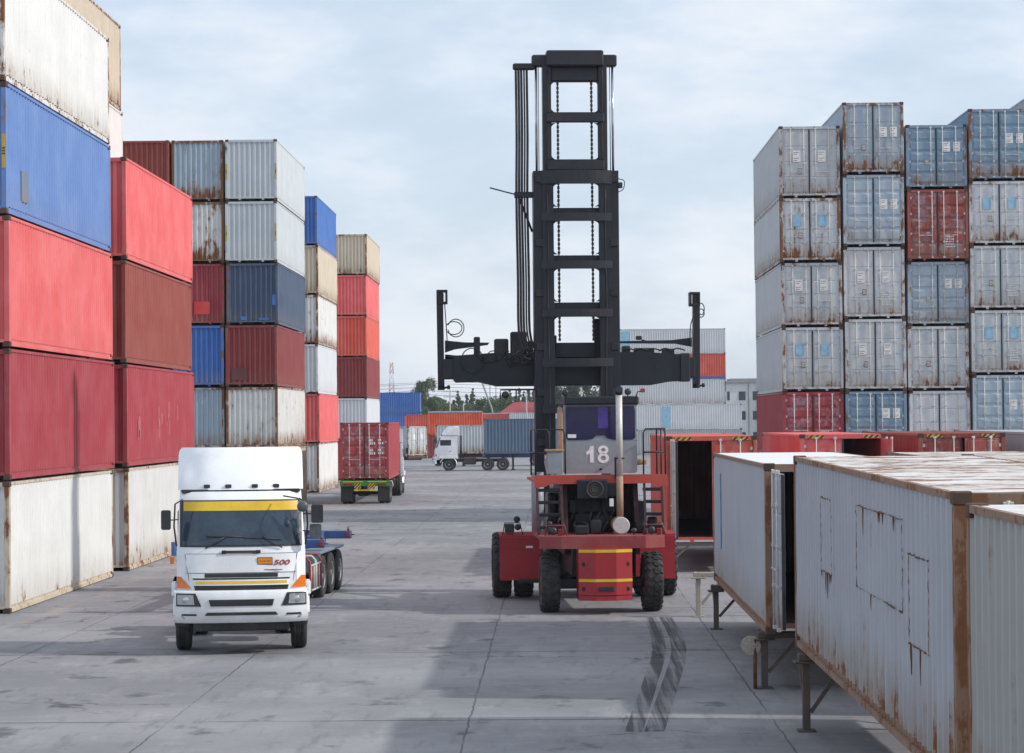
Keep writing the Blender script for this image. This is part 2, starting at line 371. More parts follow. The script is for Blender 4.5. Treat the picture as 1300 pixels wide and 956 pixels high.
def smooth(pts, n=8):
    out = []
    for i in range(len(pts)-1):
        p0, p1, p2, p3 = pts[max(i-1,0)], pts[i], pts[i+1], pts[min(i+2,len(pts)-1)]
        for k in range(n):
            t = k/n
            out.append(tuple(.5*((2*b)+(c-a)*t+(2*a-5*b+4*c-e)*t*t+(-a+3*b-3*c+e)*t**3) for a,b,c,e in zip(p0,p1,p2,p3)))
    return out+[pts[-1]]
strip(smooth([gp(822,785), gp(830,805), gp(833,830), gp(822,866), gp(800,930)]), .24, .004, M['skid'], 'skid_mark', 'broad dark tyre mark on the concrete nearer the middle')
strip(smooth([gp(842,785), gp(853,805), gp(858,830), gp(848,866), gp(826,930)]), .27, .004, M['skid'], 'skid_mark', 'broad dark tyre mark on the concrete nearer the open boxes')

# ------------------------------------------------------------------ shipping containers
W2 = 1.219; STD = 2.591; HICUBE = 2.896; L40 = 12.192; L20 = 6.058
CACHE = {}
def corr(n, u0, u1, depth):
    """trapezoid corrugation stations (u, inset)"""
    p = (u1-u0)/n; out = []
    for i in range(n):
        a = u0+i*p; out += [(a, 0), (a+.27*p, 0), (a+.5*p, depth), (a+.77*p, depth)]
    return out+[(u1, 0)]
def cmesh(kind, Ln, H, rnd=0):
    key = (kind, Ln, H, rnd)
    if key in CACHE: return CACHE[key]
    b = MB(); rg = random.Random(rnd*7+3)
    if kind == 'frame':
        p = .12
        for x in (-1, 1):
            for y0, y1 in ((0, .13), (Ln-.13, Ln)):
                b.bbox(min(x*W2, x*(W2-p)), max(x*W2, x*(W2-p)), y0, y1, .118, H-.118, .01, m=2)
                for z in (0, H-.118):
                    c0, c1 = (0, .178) if y0 == 0 else (Ln-.178, Ln)
                    b.bbox(min(x*(W2+.004), x*(W2-.16)), max(x*(W2+.004), x*(W2-.16)), c0-.004, c1+.004, z, z+.118, .012, m=1)
            b.box(min(x*W2, x*(W2-.05)), max(x*W2, x*(W2-.05)), .178, Ln-.178, .02, .095); b.box(min(x*(W2-.045), x*(W2-.06)), max(x*(W2-.045), x*(W2-.06)), .178, Ln-.178, .095, .172)      # bottom rail
            b.box(min(x*W2, x*(W2-.06)), max(x*W2, x*(W2-.06)), .178, Ln-.178, H-.075, H-.012)  # top rail
        for y0 in (0.0, Ln-.1):
            b.box(-W2+.12, W2-.12, y0, y0+.1, .10, .17); b.box(-W2+.12, W2-.12, y0, y0+.1, H-.13, H-.02)
            for x in (-.55,.55): b.box(x-.05, x+.05, y0+.01, y0+.09, .03, .10)
        return CACHE.setdefault(key, b.mesh('frame', [M['frame'], M['casting'], M['post']]))
    if kind == 'side':       # at x = -W2, facing -x
        n = 43 if Ln > 8 else 21
        st = corr(n, .13, Ln-.13, .052)
        zs = [.17+(H-.245)*k/6 for k in range(7)]
        dz = [[rg.uniform(-1,1) for _ in range(9)] for _ in range(9)]
        def fn(u, z):
            y, dd = u; a, c = y/Ln*7.99, (z/H)*7.99; i, j = int(a), int(c); fa, fc = a-i, c-j
            fa, fc = fa*fa*(3-2*fa), fc*fc*(3-2*fc)
            d0 = (dz[i][j]*(1-fa)+dz[i+1][j]*fa)*(1-fc)+(dz[i][j+1]*(1-fa)+dz[i+1][j+1]*fa)*fc
            return (-W2+.012+dd+d0*.006*rnd, y, z)
        b.grid(fn, st, zs, sm=False)
        return CACHE.setdefault(key, b.mesh('side_panel', [M['panel']]))
    if kind == 'roof':
        st = corr(44 if Ln > 8 else 22, .1, Ln-.1, .02)
        def fn(u, x):
            return (x, u[0], H-.014-u[1]-.02*rnd*math.exp(-((x-.3)**2+(u[0]-Ln*.4)**2*.2)))
        b.grid(fn, st, [-W2+.05, -.6, 0, .6, W2-.05], sm=False)
        return CACHE.setdefault(key, b.mesh('roof', [M['roof']]))
    if kind == 'end':        # blind end at y=0 facing -y
        p = (2*W2-.24)/9; st = []
        for i in range(9): a = -W2+.12+i*p; st += [(a, 0), (a+.34*p, 0), (a+.5*p, .06), (a+.84*p, .06)]
        st.append((W2-.12, 0))
        b.grid(lambda u, z: (u[0], .022+u[1], z), st, [.15, .9, 1.7, H-.13], sm=False)
        return CACHE.setdefault(key, b.mesh('end_panel', [M['panel']]))
    if kind == 'floor':
        b.box(-W2+.06, W2-.06, .1, Ln-.1, .12, .16)
        return CACHE.setdefault(key, b.mesh('floor', [M['floorply']]))
    if kind in ('doorA', 'doorB'):  # leaf hinged at x=0, spans x 0..1.09, outer face -y
        wl = 1.09; z0, z1 = .16, H-.14
        b.box(0, wl, .012, .045, z0, z1)
        nr = 5 if kind == 'doorB' else 4; gz = (z1-z0-.12)/nr
        for i in range(nr):
            a, c = z0+.06+i*gz, z0+.06+(i+1)*gz
            if kind == 'doorB':     # pressed horizontal ribs
                poly = [(.012, a+.02), (-.022, a+.09), (-.022, c-.11), (.012, c-.03)]
            else:                   # flat panels with narrow joints
                poly = [(.012, a+.012), (-.004, a+.03), (-.004, c-.03), (.012, c-.012)]
            b.prism(poly, .07, wl-.07)
        for z in (z0+.25, z0+.9, z1-.9, z1-.25): b.bbox(-.03, .06, -.012, .02, z, z+.09, .005, m=1)      # hinges
        return CACHE.setdefault(key, b.mesh('door', [M['door'], M['galv']]))
    if kind == 'bar':
        b.tube([(0,-.045,.12), (0,-.045,H-.08)], .017, 8)
        for z in (.12, H-.15): b.bbox(-.045, .045, -.06, -.0, z, z+.06, .006)
        for z in (.75, 1.35, 1.95): b.bbox(-.04, .04, -.066, .0, z, z+.05, .006)
        b.bbox(-.02, .3*(1 if rnd == 0 else -1) + (.0 if rnd == 0 else .0), -.075, -.055, 1.02, 1.05, .005) if rnd == 0 else b.bbox(-.3, .02, -.075, -.055, 1.02, 1.05, .005)
        return CACHE.setdefault(key, b.mesh('locking_bar', [M['galv']]))
    if kind == 'gasket':
        b.box(-.026, .026, -.006, .04, .17, H-.15); return CACHE.setdefault(key, b.mesh('gasket', [M['gasket']]))
    if kind == 'plate':
        b.box(0, .17, -.012, -.003, 0, .24); b.box(.02,.15,-.014,-.012,.03,.1,m=1); b.box(.02,.15,-.014,-.012,.13,.21,m=1)
        return CACHE.setdefault(key, b.mesh('data_plate', [M['plate'], M['galv']]))
    if kind == 'mark':       # rows of illegible white lettering
        for r in range(4 if rnd % 2 else 5):
            x = 0; z = -.1*r
            while x < .33:
                wd = rg.uniform(.02,.05); b.box(x, x+wd, -.028, -.024, z, z+.055); x += wd+rg.uniform(.012,.03)
        return CACHE.setdefault(key, b.mesh('lettering', [M['white_mark']]))
    if kind == 'big':
        for r in range(2):
            for k in range(2 if r == 0 else 3): b.box(.0+k*.1, .07+k*.1-.02*(k % 2), -.03, -.026, -.15*r-.02*(rnd % 2), -.15*r+.10)
        return CACHE.setdefault(key, b.mesh('lettering', [M['white_mark']]))
    if kind in ('sheet', 'bsheet'):
        b.box(0, .32, -.029, -.0235, 0, .46)
        if kind == 'sheet':
            for q in range(5):
                if q != 2: b.box(.03, .03+.26*(.6+.4*((q*7) % 3)/2), -.031, -.029, .05+.08*q, .075+.08*q, m=1)
        return CACHE.setdefault(key, b.mesh('sticker', [M['white_mark' if kind == 'sheet' else 'blue_mark'], M['plate']]))
def cpart(name, me, par, colr, loc=(0,0,0), rz=0, sx=1):
    o = link(name, me, par); o.location = loc; o.rotation_euler = (0,0,rz); o.scale = (sx,1,1); o.color = colr; return o
PAL = dict(white=(.69,.69,.67), cream=(.60,.52,.40), palegrey=(.53,.57,.59), grey=(.40,.42,.44), bluegrey=(.38,.47,.54), steel=(.19,.30,.40), slate=(.10,.16,.235), rustbrown=(.25,.15,.10), shadegrey=(.43,.44,.48), blue=(.05,.155,.46),
           navy=(.055,.09,.16), red=(.74,.14,.14), coral=(.65,.11,.075), orange=(.66,.10,.04), crimson=(.36,.04,.055), maroon=(.23,.035,.035), brown=(.27,.05,.035),
           skyblue=(.125,.23,.50), lightgrey=(.60,.62,.64))
rnd = random.Random(5)
def container(x, y, z, Ln, H, col, wear, label, group, rz=0.0, door='far', dkind='A', marks='', opens=(0, 0), fcol=None, bars=True, pitch=0.0, detail=1):
    """x, y, z: middle of the near end at the base; door: which end the doors are at"""
    r = root('shipping_container', (x, y, z), rz, label, 'container', group)
    r.rotation_euler = (pitch, 0, rz)
    j = rnd.uniform(.94, 1.06); c = tuple(min(1, v*j) for v in PAL[col])+(wear,); fc = (tuple(PAL[fcol]) if fcol else c[:3])+(wear,)
    cpart('frame', cmesh('frame', Ln, H), r, fc)
    cpart('side_panel', cmesh('side', Ln, H, detail), r, c); cpart('side_panel', cmesh('side', Ln, H, detail), r, c, (0,0,0), 0, -1)
    cpart('roof', cmesh('roof', Ln, H, 0), r, c[:3]+(wear*.8,))
    if any(opens): cpart('floor', cmesh('floor', Ln, H), r, c)
    near = door == 'near'
    # blind end
    e = cpart('end_panel', cmesh('end', Ln, H), r, c)
    if near: e.location = (0, Ln, 0); e.rotation_euler = (0, 0, math.pi)
    for k, s in ((0, 1), (1, -1)):        # left leaf, right leaf (as seen from outside)
        me = cmesh('door'+dkind, Ln, H)
        a = opens[k]
        if near: hx, hy, base = -s*(W2-.125), .028, 0
        else: hx, hy, base = s*(W2-.125), Ln-.028, math.pi
        o = link('door', me, r); o.location = (hx, hy, 0); o.color = c
        o.scale = (s, 1, 1); o.rotation_euler = (0, 0, base + (-s*a if near else -s*a))
        if bars and near:
            for bx in (.33, .86): cpart('locking_bar', cmesh('bar', Ln, H, 0 if bx < .5 else 1), o, c, (bx, 0, 0))
            if k == 0: cpart('gasket', cmesh('gasket', Ln, H), o, c, (1.085, 0, 0))
            flip = 1 if k == 0 else -1
            def mk(kind, nm, u, zz, rr=0):
                # leaf space is mirrored for the right leaf, keep writing unmirrored
                q = cpart(nm, cmesh(kind, 0, 0, rr), o, c, (u, -.004 if dkind == 'A' else -.0, zz), 0, flip); return q
            if k == 0 and 'p' in marks: mk('plate', 'data_plate', .62, .95)
            if 's' in marks: mk('sheet', 'sticker', .42 if k == 0 else .76, 1.45)
            if 'b' in marks: mk('bsheet', 'sticker', .42 if k == 0 else .76, 1.45)
            if k == 1 and 'w' in marks:
                for u in (.84, .44): mk('sheet', 'marking_panel', u-.02, 1.5).scale = (flip*.85, 1, .85)
            if k == 1 and 't' in marks: mk('mark', 'lettering', .80, .95, 2)
            if k == 1 and 'm' in marks:
                mk('big', 'lettering', .83, 1.95, 1); mk('big', 'lettering', .42, 1.95, 2); mk('big', 'lettering', .83, 1.45, 3); mk('big', 'lettering', .42, 1.45, 4)
    return r

TIER = ['bottom', 'second', 'third', 'fourth', 'fifth', 'sixth', 'seventh']
def words(col): return {'palegrey':'pale grey','bluegrey':'blue-grey','lightgrey':'light grey','steel':'steel blue','cream':'cream','skyblue':'bright blue'}.get(col, col)
def stack(xc, y, rows, where, group, Ln=L40, gap=.004, **kw):
    """rows: (colour, wear, height, extra dict) from the ground up"""
    z = 0
    for i, row in enumerate(rows):
        col, wear, H, ex = row
        ex = dict(ex); adj = ex.pop('adj', '')
        if col:
            lab = f"{adj+' ' if adj else ''}{words(col)} container, {TIER[i]} up in {where}"
            k2 = dict(kw); k2.update(ex)
            container(xc+rnd.uniform(-.04,.04), y+rnd.uniform(-.09,.09), z, Ln, H, col, wear, lab, group, rz=rnd.uniform(-.002,.002), **k2)
        z += H+gap
    return z
h, s_ = HICUBE, STD
# left side, nearest stack
stack(-13.22, 51.6, [('white',.20,h,dict(adj='rust-edged', fcol='cream')), ('crimson',.03,h,dict(adj='plain')), ('red',.03,h,dict(adj='faded')), ('skyblue',.08,h,dict(adj='sun-bleached')),
      ('white',.27,h,dict(adj='stained'))], 'the stack filling the left edge', 'containers in the nearest left stack', detail=1, gap=.032)
# left side, second stack and the taller one behind it
stack(-13.27, 66.3, [('white',.30,h,dict(adj='rusty', fcol='cream')), ('crimson',.05,h,dict(adj='dull')), ('brown',.05,h,dict(adj='reddish')), ('red',.05,h,dict(adj='faded'))],
      'the second stack behind the white truck', 'containers in the second left stack', gap=.032)
stack(-15.73, 66.9, [('brown',.1,h,{}), ('maroon',.1,h,{}), ('grey',.2,h,{}), ('red',.1,h,{}), ('white',.1,h,dict(adj='clean')), ('cream',.36,h,dict(adj='rust-speckled'))],
      'the tall stack half hidden at the far left', 'containers in the half hidden left stack', gap=.032)
# left side, third block: three columns of six
stack(-14.29, 111, [('cream',.3,h,{}), ('white',.46,h,dict(adj='rusty', fcol='cream')), ('maroon',.10,h,dict(adj='dark')), ('navy',.16,h,dict(adj='worn')), ('palegrey',.10,h,{}), ('palegrey',.08,h,dict(adj='clean'))],
      'the lane-side column of the third left block', 'containers in the third left block', gap=.026)
stack(-16.83, 111.1, [('grey',.3,h,{}), ('bluegrey',.36,h,dict(adj='rusty')), ('blue',.2,h,dict(adj='deep')), ('crimson',.2,h,{}), ('white',.56,h,dict(adj='rust-streaked')), ('bluegrey',.50,h,dict(adj='rust-pocked'))],
      'the middle column of the third left block', 'containers in the third left block', gap=.026)
stack(-19.37, 111, [('grey',.2,h,{}), ('blue',.2,h,{}), ('maroon',.1,h,{}), ('grey',.2,h,{}), ('red',.2,h,{}), ('brown',.06,h,{})],
      'the inner column of the third left block', 'containers in the third left block', gap=.026)
# fourth and fifth
stack(-15.07, 138, [('white',.40,h,dict(adj='rust-framed')), ('red',.06,h,{}), ('lightgrey',.12,h,{}), ('white',.44,h,dict(adj='rust-blotched')), ('cream',.30,h,dict(adj='dirty')), ('blue',.12,h,dict(adj='faded'))],
      'the narrow fourth left stack', 'containers in the fourth left stack')
stack(-14.5, 166.5, [('crimson',.1,h,{}), ('lightgrey',.10,h,{}), ('maroon',.05,h,dict(adj='dark')), ('coral',.05,h,dict(adj='orange-red')), ('red',.06,h,{}), ('cream',.34,h,dict(adj='rusty'))],
      'the farthest left stack', 'containers in the farthest left stack')
# right side: big stack, doors to the yard
RG = 'door ends of the big right stack'
kw = dict(door='near')
S = s_
stack(10.32, 95, [('maroon',.1,s_,{}), ('crimson',.12,s_,dict(dkind='B', marks='t', adj='ribbed')), ('palegrey',.14,s_,dict(marks='bp', adj='clean')), ('palegrey',.24,s_,dict(marks='sp')), ('palegrey',.34,s_,dict(marks='bp', adj='rust-stained')), ('palegrey',.22,h,dict(marks='sp', adj='dusty'))],
      'the first column of the big right stack', RG, **kw)
stack(12.86, 95, [('grey',.1,s_,{}), ('steel',.10,s_,dict(dkind='B', marks='w')), ('palegrey',.18,h,dict(marks='sp')), ('lightgrey',.16,h,dict(marks='spt', adj='bright')), ('bluegrey',.14,h,dict(dkind='B', marks='w')), ('bluegrey',.32,h,dict(dkind='A', marks='wp', adj='rust-scuffed'))],
      'the second column of the big right stack', RG, **kw)
stack(15.38, 95.1, [('grey',.1,s_,{}), ('lightgrey',.16,s_,{}), ('palegrey',.22,s_,dict(marks='p', adj='stained')), ('bluegrey',.16,s_,dict(dkind='B', marks='wp')), ('brown',.12,h,dict(dkind='B', marks='tp', adj='red-brown')), ('steel',.16,s_,dict(dkind='B', marks='wp', adj='ribbed'))],
      'the third column of the big right stack', RG, **kw)
stack(17.90, 95, [('grey',.1,h,{}), ('bluegrey',.12,h,dict(dkind='B', marks='w')), ('palegrey',.18,s_,dict(marks='bt')), ('palegrey',.2,s_,dict(marks='pt', adj='plain')), ('lightgrey',.24,s_,dict(marks='bp', adj='stained')), ('steel',.30,h,dict(dkind='B', marks='wp', adj='dark'))],
      'the fourth column of the big right stack', RG, **kw)
stack(20.45, 95.4, [('grey',.1,h,{}), ('grey',.1,h,{}), ('grey',.2,h,{}), ('palegrey',.2,s_,{}), ('grey',.2,h,{}), ('grey',.2,h,{})],
      'the outermost column of the big right stack', RG, **kw)

def find(lab):
    return [o for o in COL.objects if o.get('label','').endswith(lab) or o.get('label','').startswith(lab)][0]
M['tape'] = worn('yellow_height_tape', (.62,.42,.06), .6, 0, .4, (.1,.08,.05), scale=5)
for lab, xs_ in (('clean pale grey container, sixth up in the lane-side', (-1, 1)), ('pale grey container, fifth up in the lane-side', (-1, 1)), ('sun-bleached bright blue container', (1,))):
    o = find(lab)
    for sx in xs_:
        b = MB(); b.box(min(sx*1.12, sx*1.205), max(sx*1.12, sx*1.205), -.008, -.002, 1.0, 1.75)
        for k in range(3): b.box(min(sx*1.13, sx*1.195), max(sx*1.13, sx*1.195), -.010, -.008, 1.3+k*.06, 1.33+k*.06, m=1)
        b.build('height_tape', [M['tape'], M['gasket']], o)
def pplate(lab, face, u0, u1, z0, z1, colr, nm='paint_patch'):
    o = find(lab); b = MB()
    if face == 'side': b.box(W2-.013, W2-.007, u0, u1, z0, z1)
    else: b.box(u0, u1, .012, .020, z0, z1)
    q = b.build(nm, M['panel'], o); q.color = colr
pplate('sun-bleached bright blue container', 'side', 1.5, 2.2, .4, 1.1, (.16,.2,.26,.3))
pplate('worn navy container', 'front', .95, 1.1, .9, 1.4, (.03,.17,.5,.05)); pplate('worn navy container', 'front', -.55, -.25, .2, .38, (.03,.17,.5,.05)); pplate('worn navy container', 'front', .3, .8, .2, .3, (.03,.17,.5,.05))
pplate('crimson container, fourth up in the middle', 'front', -.2, .55, .5, 1.1, (.6,.04,.03,.02)) if any(o.get('label','').startswith('crimson container, fourth up in the middle') for o in COL.objects) else None
pplate('dark maroon container, third up', 'front', -.95, -.2, .3, .9, (.13,.03,.03,.05))
o = find('dull crimson container, second')
for k in range(16):
    y = rnd.choice((2.0,5.6,7.0,8.6))+rnd.uniform(-.3,.3); z = rnd.uniform(1.2,1.9); b = MB(); b.box(W2-.013, W2-.009, y, y+rnd.uniform(.02,.06), z-rnd.uniform(.2,.6), z); q = b.build('scrape', M['panel'], o); q.color = (.62,.3,.3,.05)
# open boxes on stands, right foreground
OG = 'containers standing on legs beside the lane'
z0 = .87
PH = R(90)
container(3.15+W2, 35.8, .87, L40, s_, 'shadegrey', .25, 'grey-blue container on legs with its left door swung open, beside the yellow-tagged lane', OG, rz=-.002, door='near', opens=(R(88.5), R(95)), fcol='rustbrown')['label'] = 'grey container on legs with a light blue stripe and one door swung open'
container(3.37+W2, 20.15, .92, L40, s_, 'shadegrey', .36, 'big grey container with rusty patch seams on its long side', OG, rz=.011, door='near', pitch=.010, fcol='rustbrown')
container(3.34+W2, 7.2, .85, L40, s_, 'grey', .34, 'ribbed grey-beige container cut by the right edge', OG, rz=0, door='near', fcol='rustbrown')
container(6.25+W2, 32.7, .90, L40, s_, 'palegrey', .40, 'container with a rust-flecked white roof behind the big grey one', OG, rz=0, door='near', fcol='rustbrown')
container(2.98+W2, 63.8, .78, L40, h, 'coral', .22, 'coral red container standing open and empty right of the lift truck', OG, rz=-.004, door='near', opens=(R(86), 0), bars=True, fcol='coral')
container(6.87+W2, 66.7, .78, L40, h, 'red', .10, 'bright red container with only its right door open', OG, rz=0, door='near', opens=(0, R(98)))
container(10.2+W2, 66.7, .78, L40, h, 'brown', .10, 'dark red container with both doors ajar below the big stack', OG, rz=0, door='near', opens=(0, R(16)), marks='')
container(13.25+W2, 66.7, .80, L40, h, 'grey', .15, 'grey container at the end of the row of open boxes', OG, rz=0, door='near')
container(6.3+W2, 82.5, .0, L40, s_, 'maroon', .2, 'low red roof showing behind the open coral container', 'containers behind the row of open boxes')
# hazard stripes on the header of the open boxes, roof whitening, light blue stripe, weld seams
for o in list(bpy.data.objects):
    if o.name.startswith('shipping_container') and o.get('group') == OG:
        lab = o['label']
        if 'red' in lab.split() or 'coral' in lab.split():
            for x0, x1 in ((-.98, -.55), (.55, .98)):
                b = MB(); b.box(x0, x1, -.006, -.002, h-.118, h-.03); b.build('hazard_stripe', M['hazard'], o)
        if 'light blue stripe' in lab:
            b = MB(); b.box(-W2-.004, -W2+.006, 10.0, 10.55, .75, 2.2); b.build('blue_stripe', M['blue_mark'], o)
            for ch in o.children:
                if ch.name.startswith('roof'): ch.color = (.76,.76,.75,.12)
        if 'coral' in lab:
            for ch in o.children:
                if ch.name.startswith('door'): ch.color = (.6,.6,.58,.2); break
        if 'big grey' in lab:
            x = -W2+.010
            for ya, yb, za, zb in ((8.3,9.3,1.25,2.15), (2.9,6.1,1.3,2.2), (1.4,2.5,1.05,1.9)):
                for (p_, q_), rr_ in ((((ya,za),(yb,za)),.008), (((ya,zb),(yb,zb)),.007), (((ya,za),(ya,zb)),.003), (((yb,za),(yb,zb)),.0035)):
                    n = 22; pts = []; rs = []
                    for k in range(n+1):
                        t = k/n; yy = p_[0]+(q_[0]-p_[0])*t
                        pts.append((x+rnd.uniform(-.006,.002), yy+rnd.uniform(-.01,.01), p_[1]+(q_[1]-p_[1])*t+rnd.uniform(-.008,.008))); rs.append(rr_*rnd.choice((.15,.3,.7,1.0,1.5)))
                    b = MB(); b.tube(pts, rs, 5); b.build('weld_seam', M['rustseam'], o)
            for k in range(16):
                yy, zz = rnd.choice(((rnd.uniform(2.9,6.1),1.3),(rnd.uniform(2.9,6.1),2.2),(rnd.uniform(1.4,2.5),1.05),(rnd.uniform(8.3,9.3),1.25)))
                l_ = rnd.uniform(.08,.35); b = MB(); b.tube([(x-.001,yy,zz),(x-.001,yy+.01,zz-l_*.5),(x-.001,yy,zz-l_)], [.009,.006,.002], 5); b.build('rust_drip', M['rustseam'], o)
            for ch in o.children:
                if ch.name.startswith('roof'): ch.color = (.76,.75,.73,.5)
        if 'white roof' in lab:
            for ch in o.children:
                if ch.name.startswith('roof'): ch.color = (.74,.73,.69,.5)
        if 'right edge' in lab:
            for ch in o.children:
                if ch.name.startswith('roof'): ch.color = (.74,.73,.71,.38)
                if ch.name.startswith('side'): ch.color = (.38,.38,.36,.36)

def stand(x, y, H, mat, label, wd=2.3):
    r = root('container_stand', (x, y, 0), 0, label, 'stand', 'steel leg frames under the open containers')
    b = MB(); b.bbox(-.1, wd, -.09, .09, H-.1, H, .01); b.bbox(-.16, .16, -.14, .14, H-.13, H-.1, .01); b.build('cross_head', mat, r)
    for lx in (0, wd-.15):
        b = MB(); b.bbox(lx-.05, lx+.05, -.05, .05, .02, H-.1, .01); b.bbox(lx-.12, lx+.12, -.12, .12, 0, .025, .005); b.build('leg', mat, r)
        b = MB(); b.bar((lx, .05, .3), (lx, .95, H-.07), .05, .05); b.build('brace', mat, r)
        b = MB(); b.bar((lx+(.06 if lx == 0 else -.06), 0, .25), (lx+(.55 if lx == 0 else -.55), 0, H-.08), .05, .05); b.build('brace', mat, r)
    return r
stand(3.12, 46.6, .87, M['darkstand'], 'dark steel leg frame under the far end of the light-blue-striped container')
stand(3.17, 36.4, .87, M['darkstand'], 'dark steel leg frame under the open door of the striped grey container')
stand(3.28, 31.4, 1.03, M['darkstand'], 'dark steel leg frame under the far end of the big grey container')
stand(3.4, 21.0, .92, M['darkstand'], 'dark steel leg frame under the near end of the big grey container')
stand(3.42, 18.6, .85, M['darkstand'], 'dark steel leg frame under the ribbed container at the right edge')
stand(2.95, 49.6, .93, M['concrete_leg'], 'rusty white leg frame standing free behind the striped container')
stand(3.05, 64.5, .78, M['concrete_leg'], 'white leg frame with a brown brace under the open coral container')
stand(3.05, 75.0, .78, M['darkstand'], 'dark leg frame under the back of the open coral container')
for xx, nm in ((6.9,'bright red'), (10.3,'dark red'), (13.3,'end grey')):
    for yy, e in ((67.3,'front'), (77.8,'back')): stand(xx, yy, .78 if nm != 'end grey' else .80, M['darkstand'], f'dark leg frame under the {e} of the {nm} container')
for yy, e in ((33.6,'front'), (43.8,'back')): stand(6.35, yy, .90, M['darkstand'], f'dark leg frame under the {e} of the white-roofed container')
stand(3.42, 8.5, .85, M['darkstand'], 'dark leg frame under the out-of-view end of the ribbed container')
# round paddle on a post
r = root('round_marker', (3.02, 36.35, 0), 0, 'round rusty white disc on a short post by the stands', 'marker')
b = MB(); b.tube([(0,0,0),(0,0,.75)], .03, 8); b.build('post', M['rustseam'], r)
b = MB(); b.lathe([(-.03,.01),(-.03,.07),(-.025,.075),(-.02,.145),(-.005,.155),(.01,.15),(.015,.05)], 24, axis='Y', c=(-.06,0,.66), sm=False); b.build('disc', M['concrete_leg'], r)

# ------------------------------------------------------------------ wheels
def wheel_meshes(rad, wd, nm, dual=False, rim=True):
    key = ('wheel', rad, wd)
    if key in CACHE: return CACHE[key]
    b = MB(); h2 = wd/2; rr = rad*.56
    b.lathe([(-h2*.75, rr), (-h2, rr*1.08), (-h2, rad*.86), (-h2*.86, rad*.96), (-h2*.6, rad)] + [(x, r_) for x0 in (-.4,-.1,.2) for x, r_ in ((h2*x0-.012, rad), (h2*x0-.008, rad-.012), (h2*x0+.008, rad-.012), (h2*x0+.012, rad))] + [(h2*.6, rad), (h2*.86, rad*.96), (h2, rad*.86), (h2, rr*1.08), (h2*.75, rr)], 40)
    t = b.mesh('tyre', [M['tyre']])
    b = MB()
    b.lathe([(-h2*.7, rr*1.02), (-h2*.92, rr*1.02), (-h2*.9, rr*.93), (-h2*.35, rr*.85), (-h2*.25, rr*.5), (-h2*.6, rr*.42), (-h2*.6, rr*.28), (-h2*.8, rr*.26), (-h2*.8, .02)], 28)
    b.lathe([(h2*.7, rr*1.02), (h2*.92, rr*1.02), (h2*.9, rr*.93), (h2*.35, rr*.85), (h2*.25, rr*.5), (h2*.6, rr*.42), (h2*.6, rr*.28), (h2*.8, rr*.26), (h2*.8, .02)], 28)
    for k in range(10):
        a = k*math.pi/5
        for s in (-1, 1): b.tube([(s*h2*.55, rr*.35*math.cos(a), rr*.35*math.sin(a)), (s*h2*.72, rr*.35*math.cos(a), rr*.35*math.sin(a))], .014, 6)
        for s in (-1, 1): b.lathe([(s*h2*.325, rr*.075), (s*h2*.30, rr*.075)], 8, c=(0, rr*.68*math.cos(a+.3), rr*.68*math.sin(a+.3)), m=1)
    rm = b.mesh('rim', [M['rim'], M['gasket']])
    CACHE[key] = (t, rm); return t, rm
def wheel(par, x, y, rad, wd):
    t, rm = wheel_meshes(rad, wd, '')
    o = link('wheel', t, par); o.location = (x, y, rad)
    q = link('rim', rm, o); return o

# ------------------------------------------------------------------ white tractor truck; local -y is forward
def text_mesh(txt, size, mat, ext=.006, shear=0, name='lettering'):
    cu = bpy.data.curves.new(name, 'FONT'); cu.body = txt; cu.size = size; cu.extrude = ext; cu.align_x = 'CENTER'; cu.align_y = 'CENTER'; cu.shear = shear; cu.offset = size*.02
    ob = bpy.data.objects.new(name, cu); COL.objects.link(ob); dg = bpy.context.evaluated_depsgraph_get(); dg.update()
    me = bpy.data.meshes.new_from_object(ob.evaluated_get(dg)); bpy.data.objects.remove(ob)
    me.transform(Matrix.Rotation(R(90), 4, 'X')); me.materials.clear(); me.materials.append(mat); return me

CW = 1.13
def fy(x, z):
    """front surface of the cab"""
    t = min(abs(x)/CW, 1)
    if z < 1.2: f = .05+(1.2-z)*.03
    elif z < 1.93: f = .05+(z-1.2)*.14
    elif z < 2.76: f = .152+(z-1.93)*.36
    else: f = .45+(z-2.76)*.9
    c = .20*t**5+.05*t**2
    return f+c
def cw(z): return CW-.0 if z < 1.9 else CW-(z-1.9)*.055
def patch(b, x0, x1, z0, z1, off=.006, nx=14, nz=4, m=0, thick=0.0, sl=0.0, sr=0.0):
    """panel following the cab front; sl/sr slant the left and right edges"""
    def P(u, v, o):
        z = z0+(z1-z0)*v; a, c = x0+sl*v, x1+sr*v; x = a+(c-a)*u; return (x, fy(x, z)-o, z)
    us = [i/nx for i in range(nx+1)]; vv = [i/nz for i in range(nz+1)]
    b.grid(lambda u, v: P(u, v, off), us, vv, m)
    if thick:
        for v0 in (0, 1): b.grid(lambda u, o: P(u, v0, o), us, [off, off-thick], m, False)
        for u0 in (0, 1): b.grid(lambda v, o: P(u0, v, o), vv, [off, off-thick], m, False)
    return b
def rrect(cx, cz, hw, hh, r, n=4):
    out = []
    for sx, sz, a0 in ((1,1,0),(-1,1,90),(-1,-1,180),(1,-1,270)):
        for k in range(n+1):
            a = R(a0+90*k/n); out.append((cx+sx*(hw-r)+r*math.cos(a), cz+sz*(hh-r)+r*math.sin(a)))
    return out
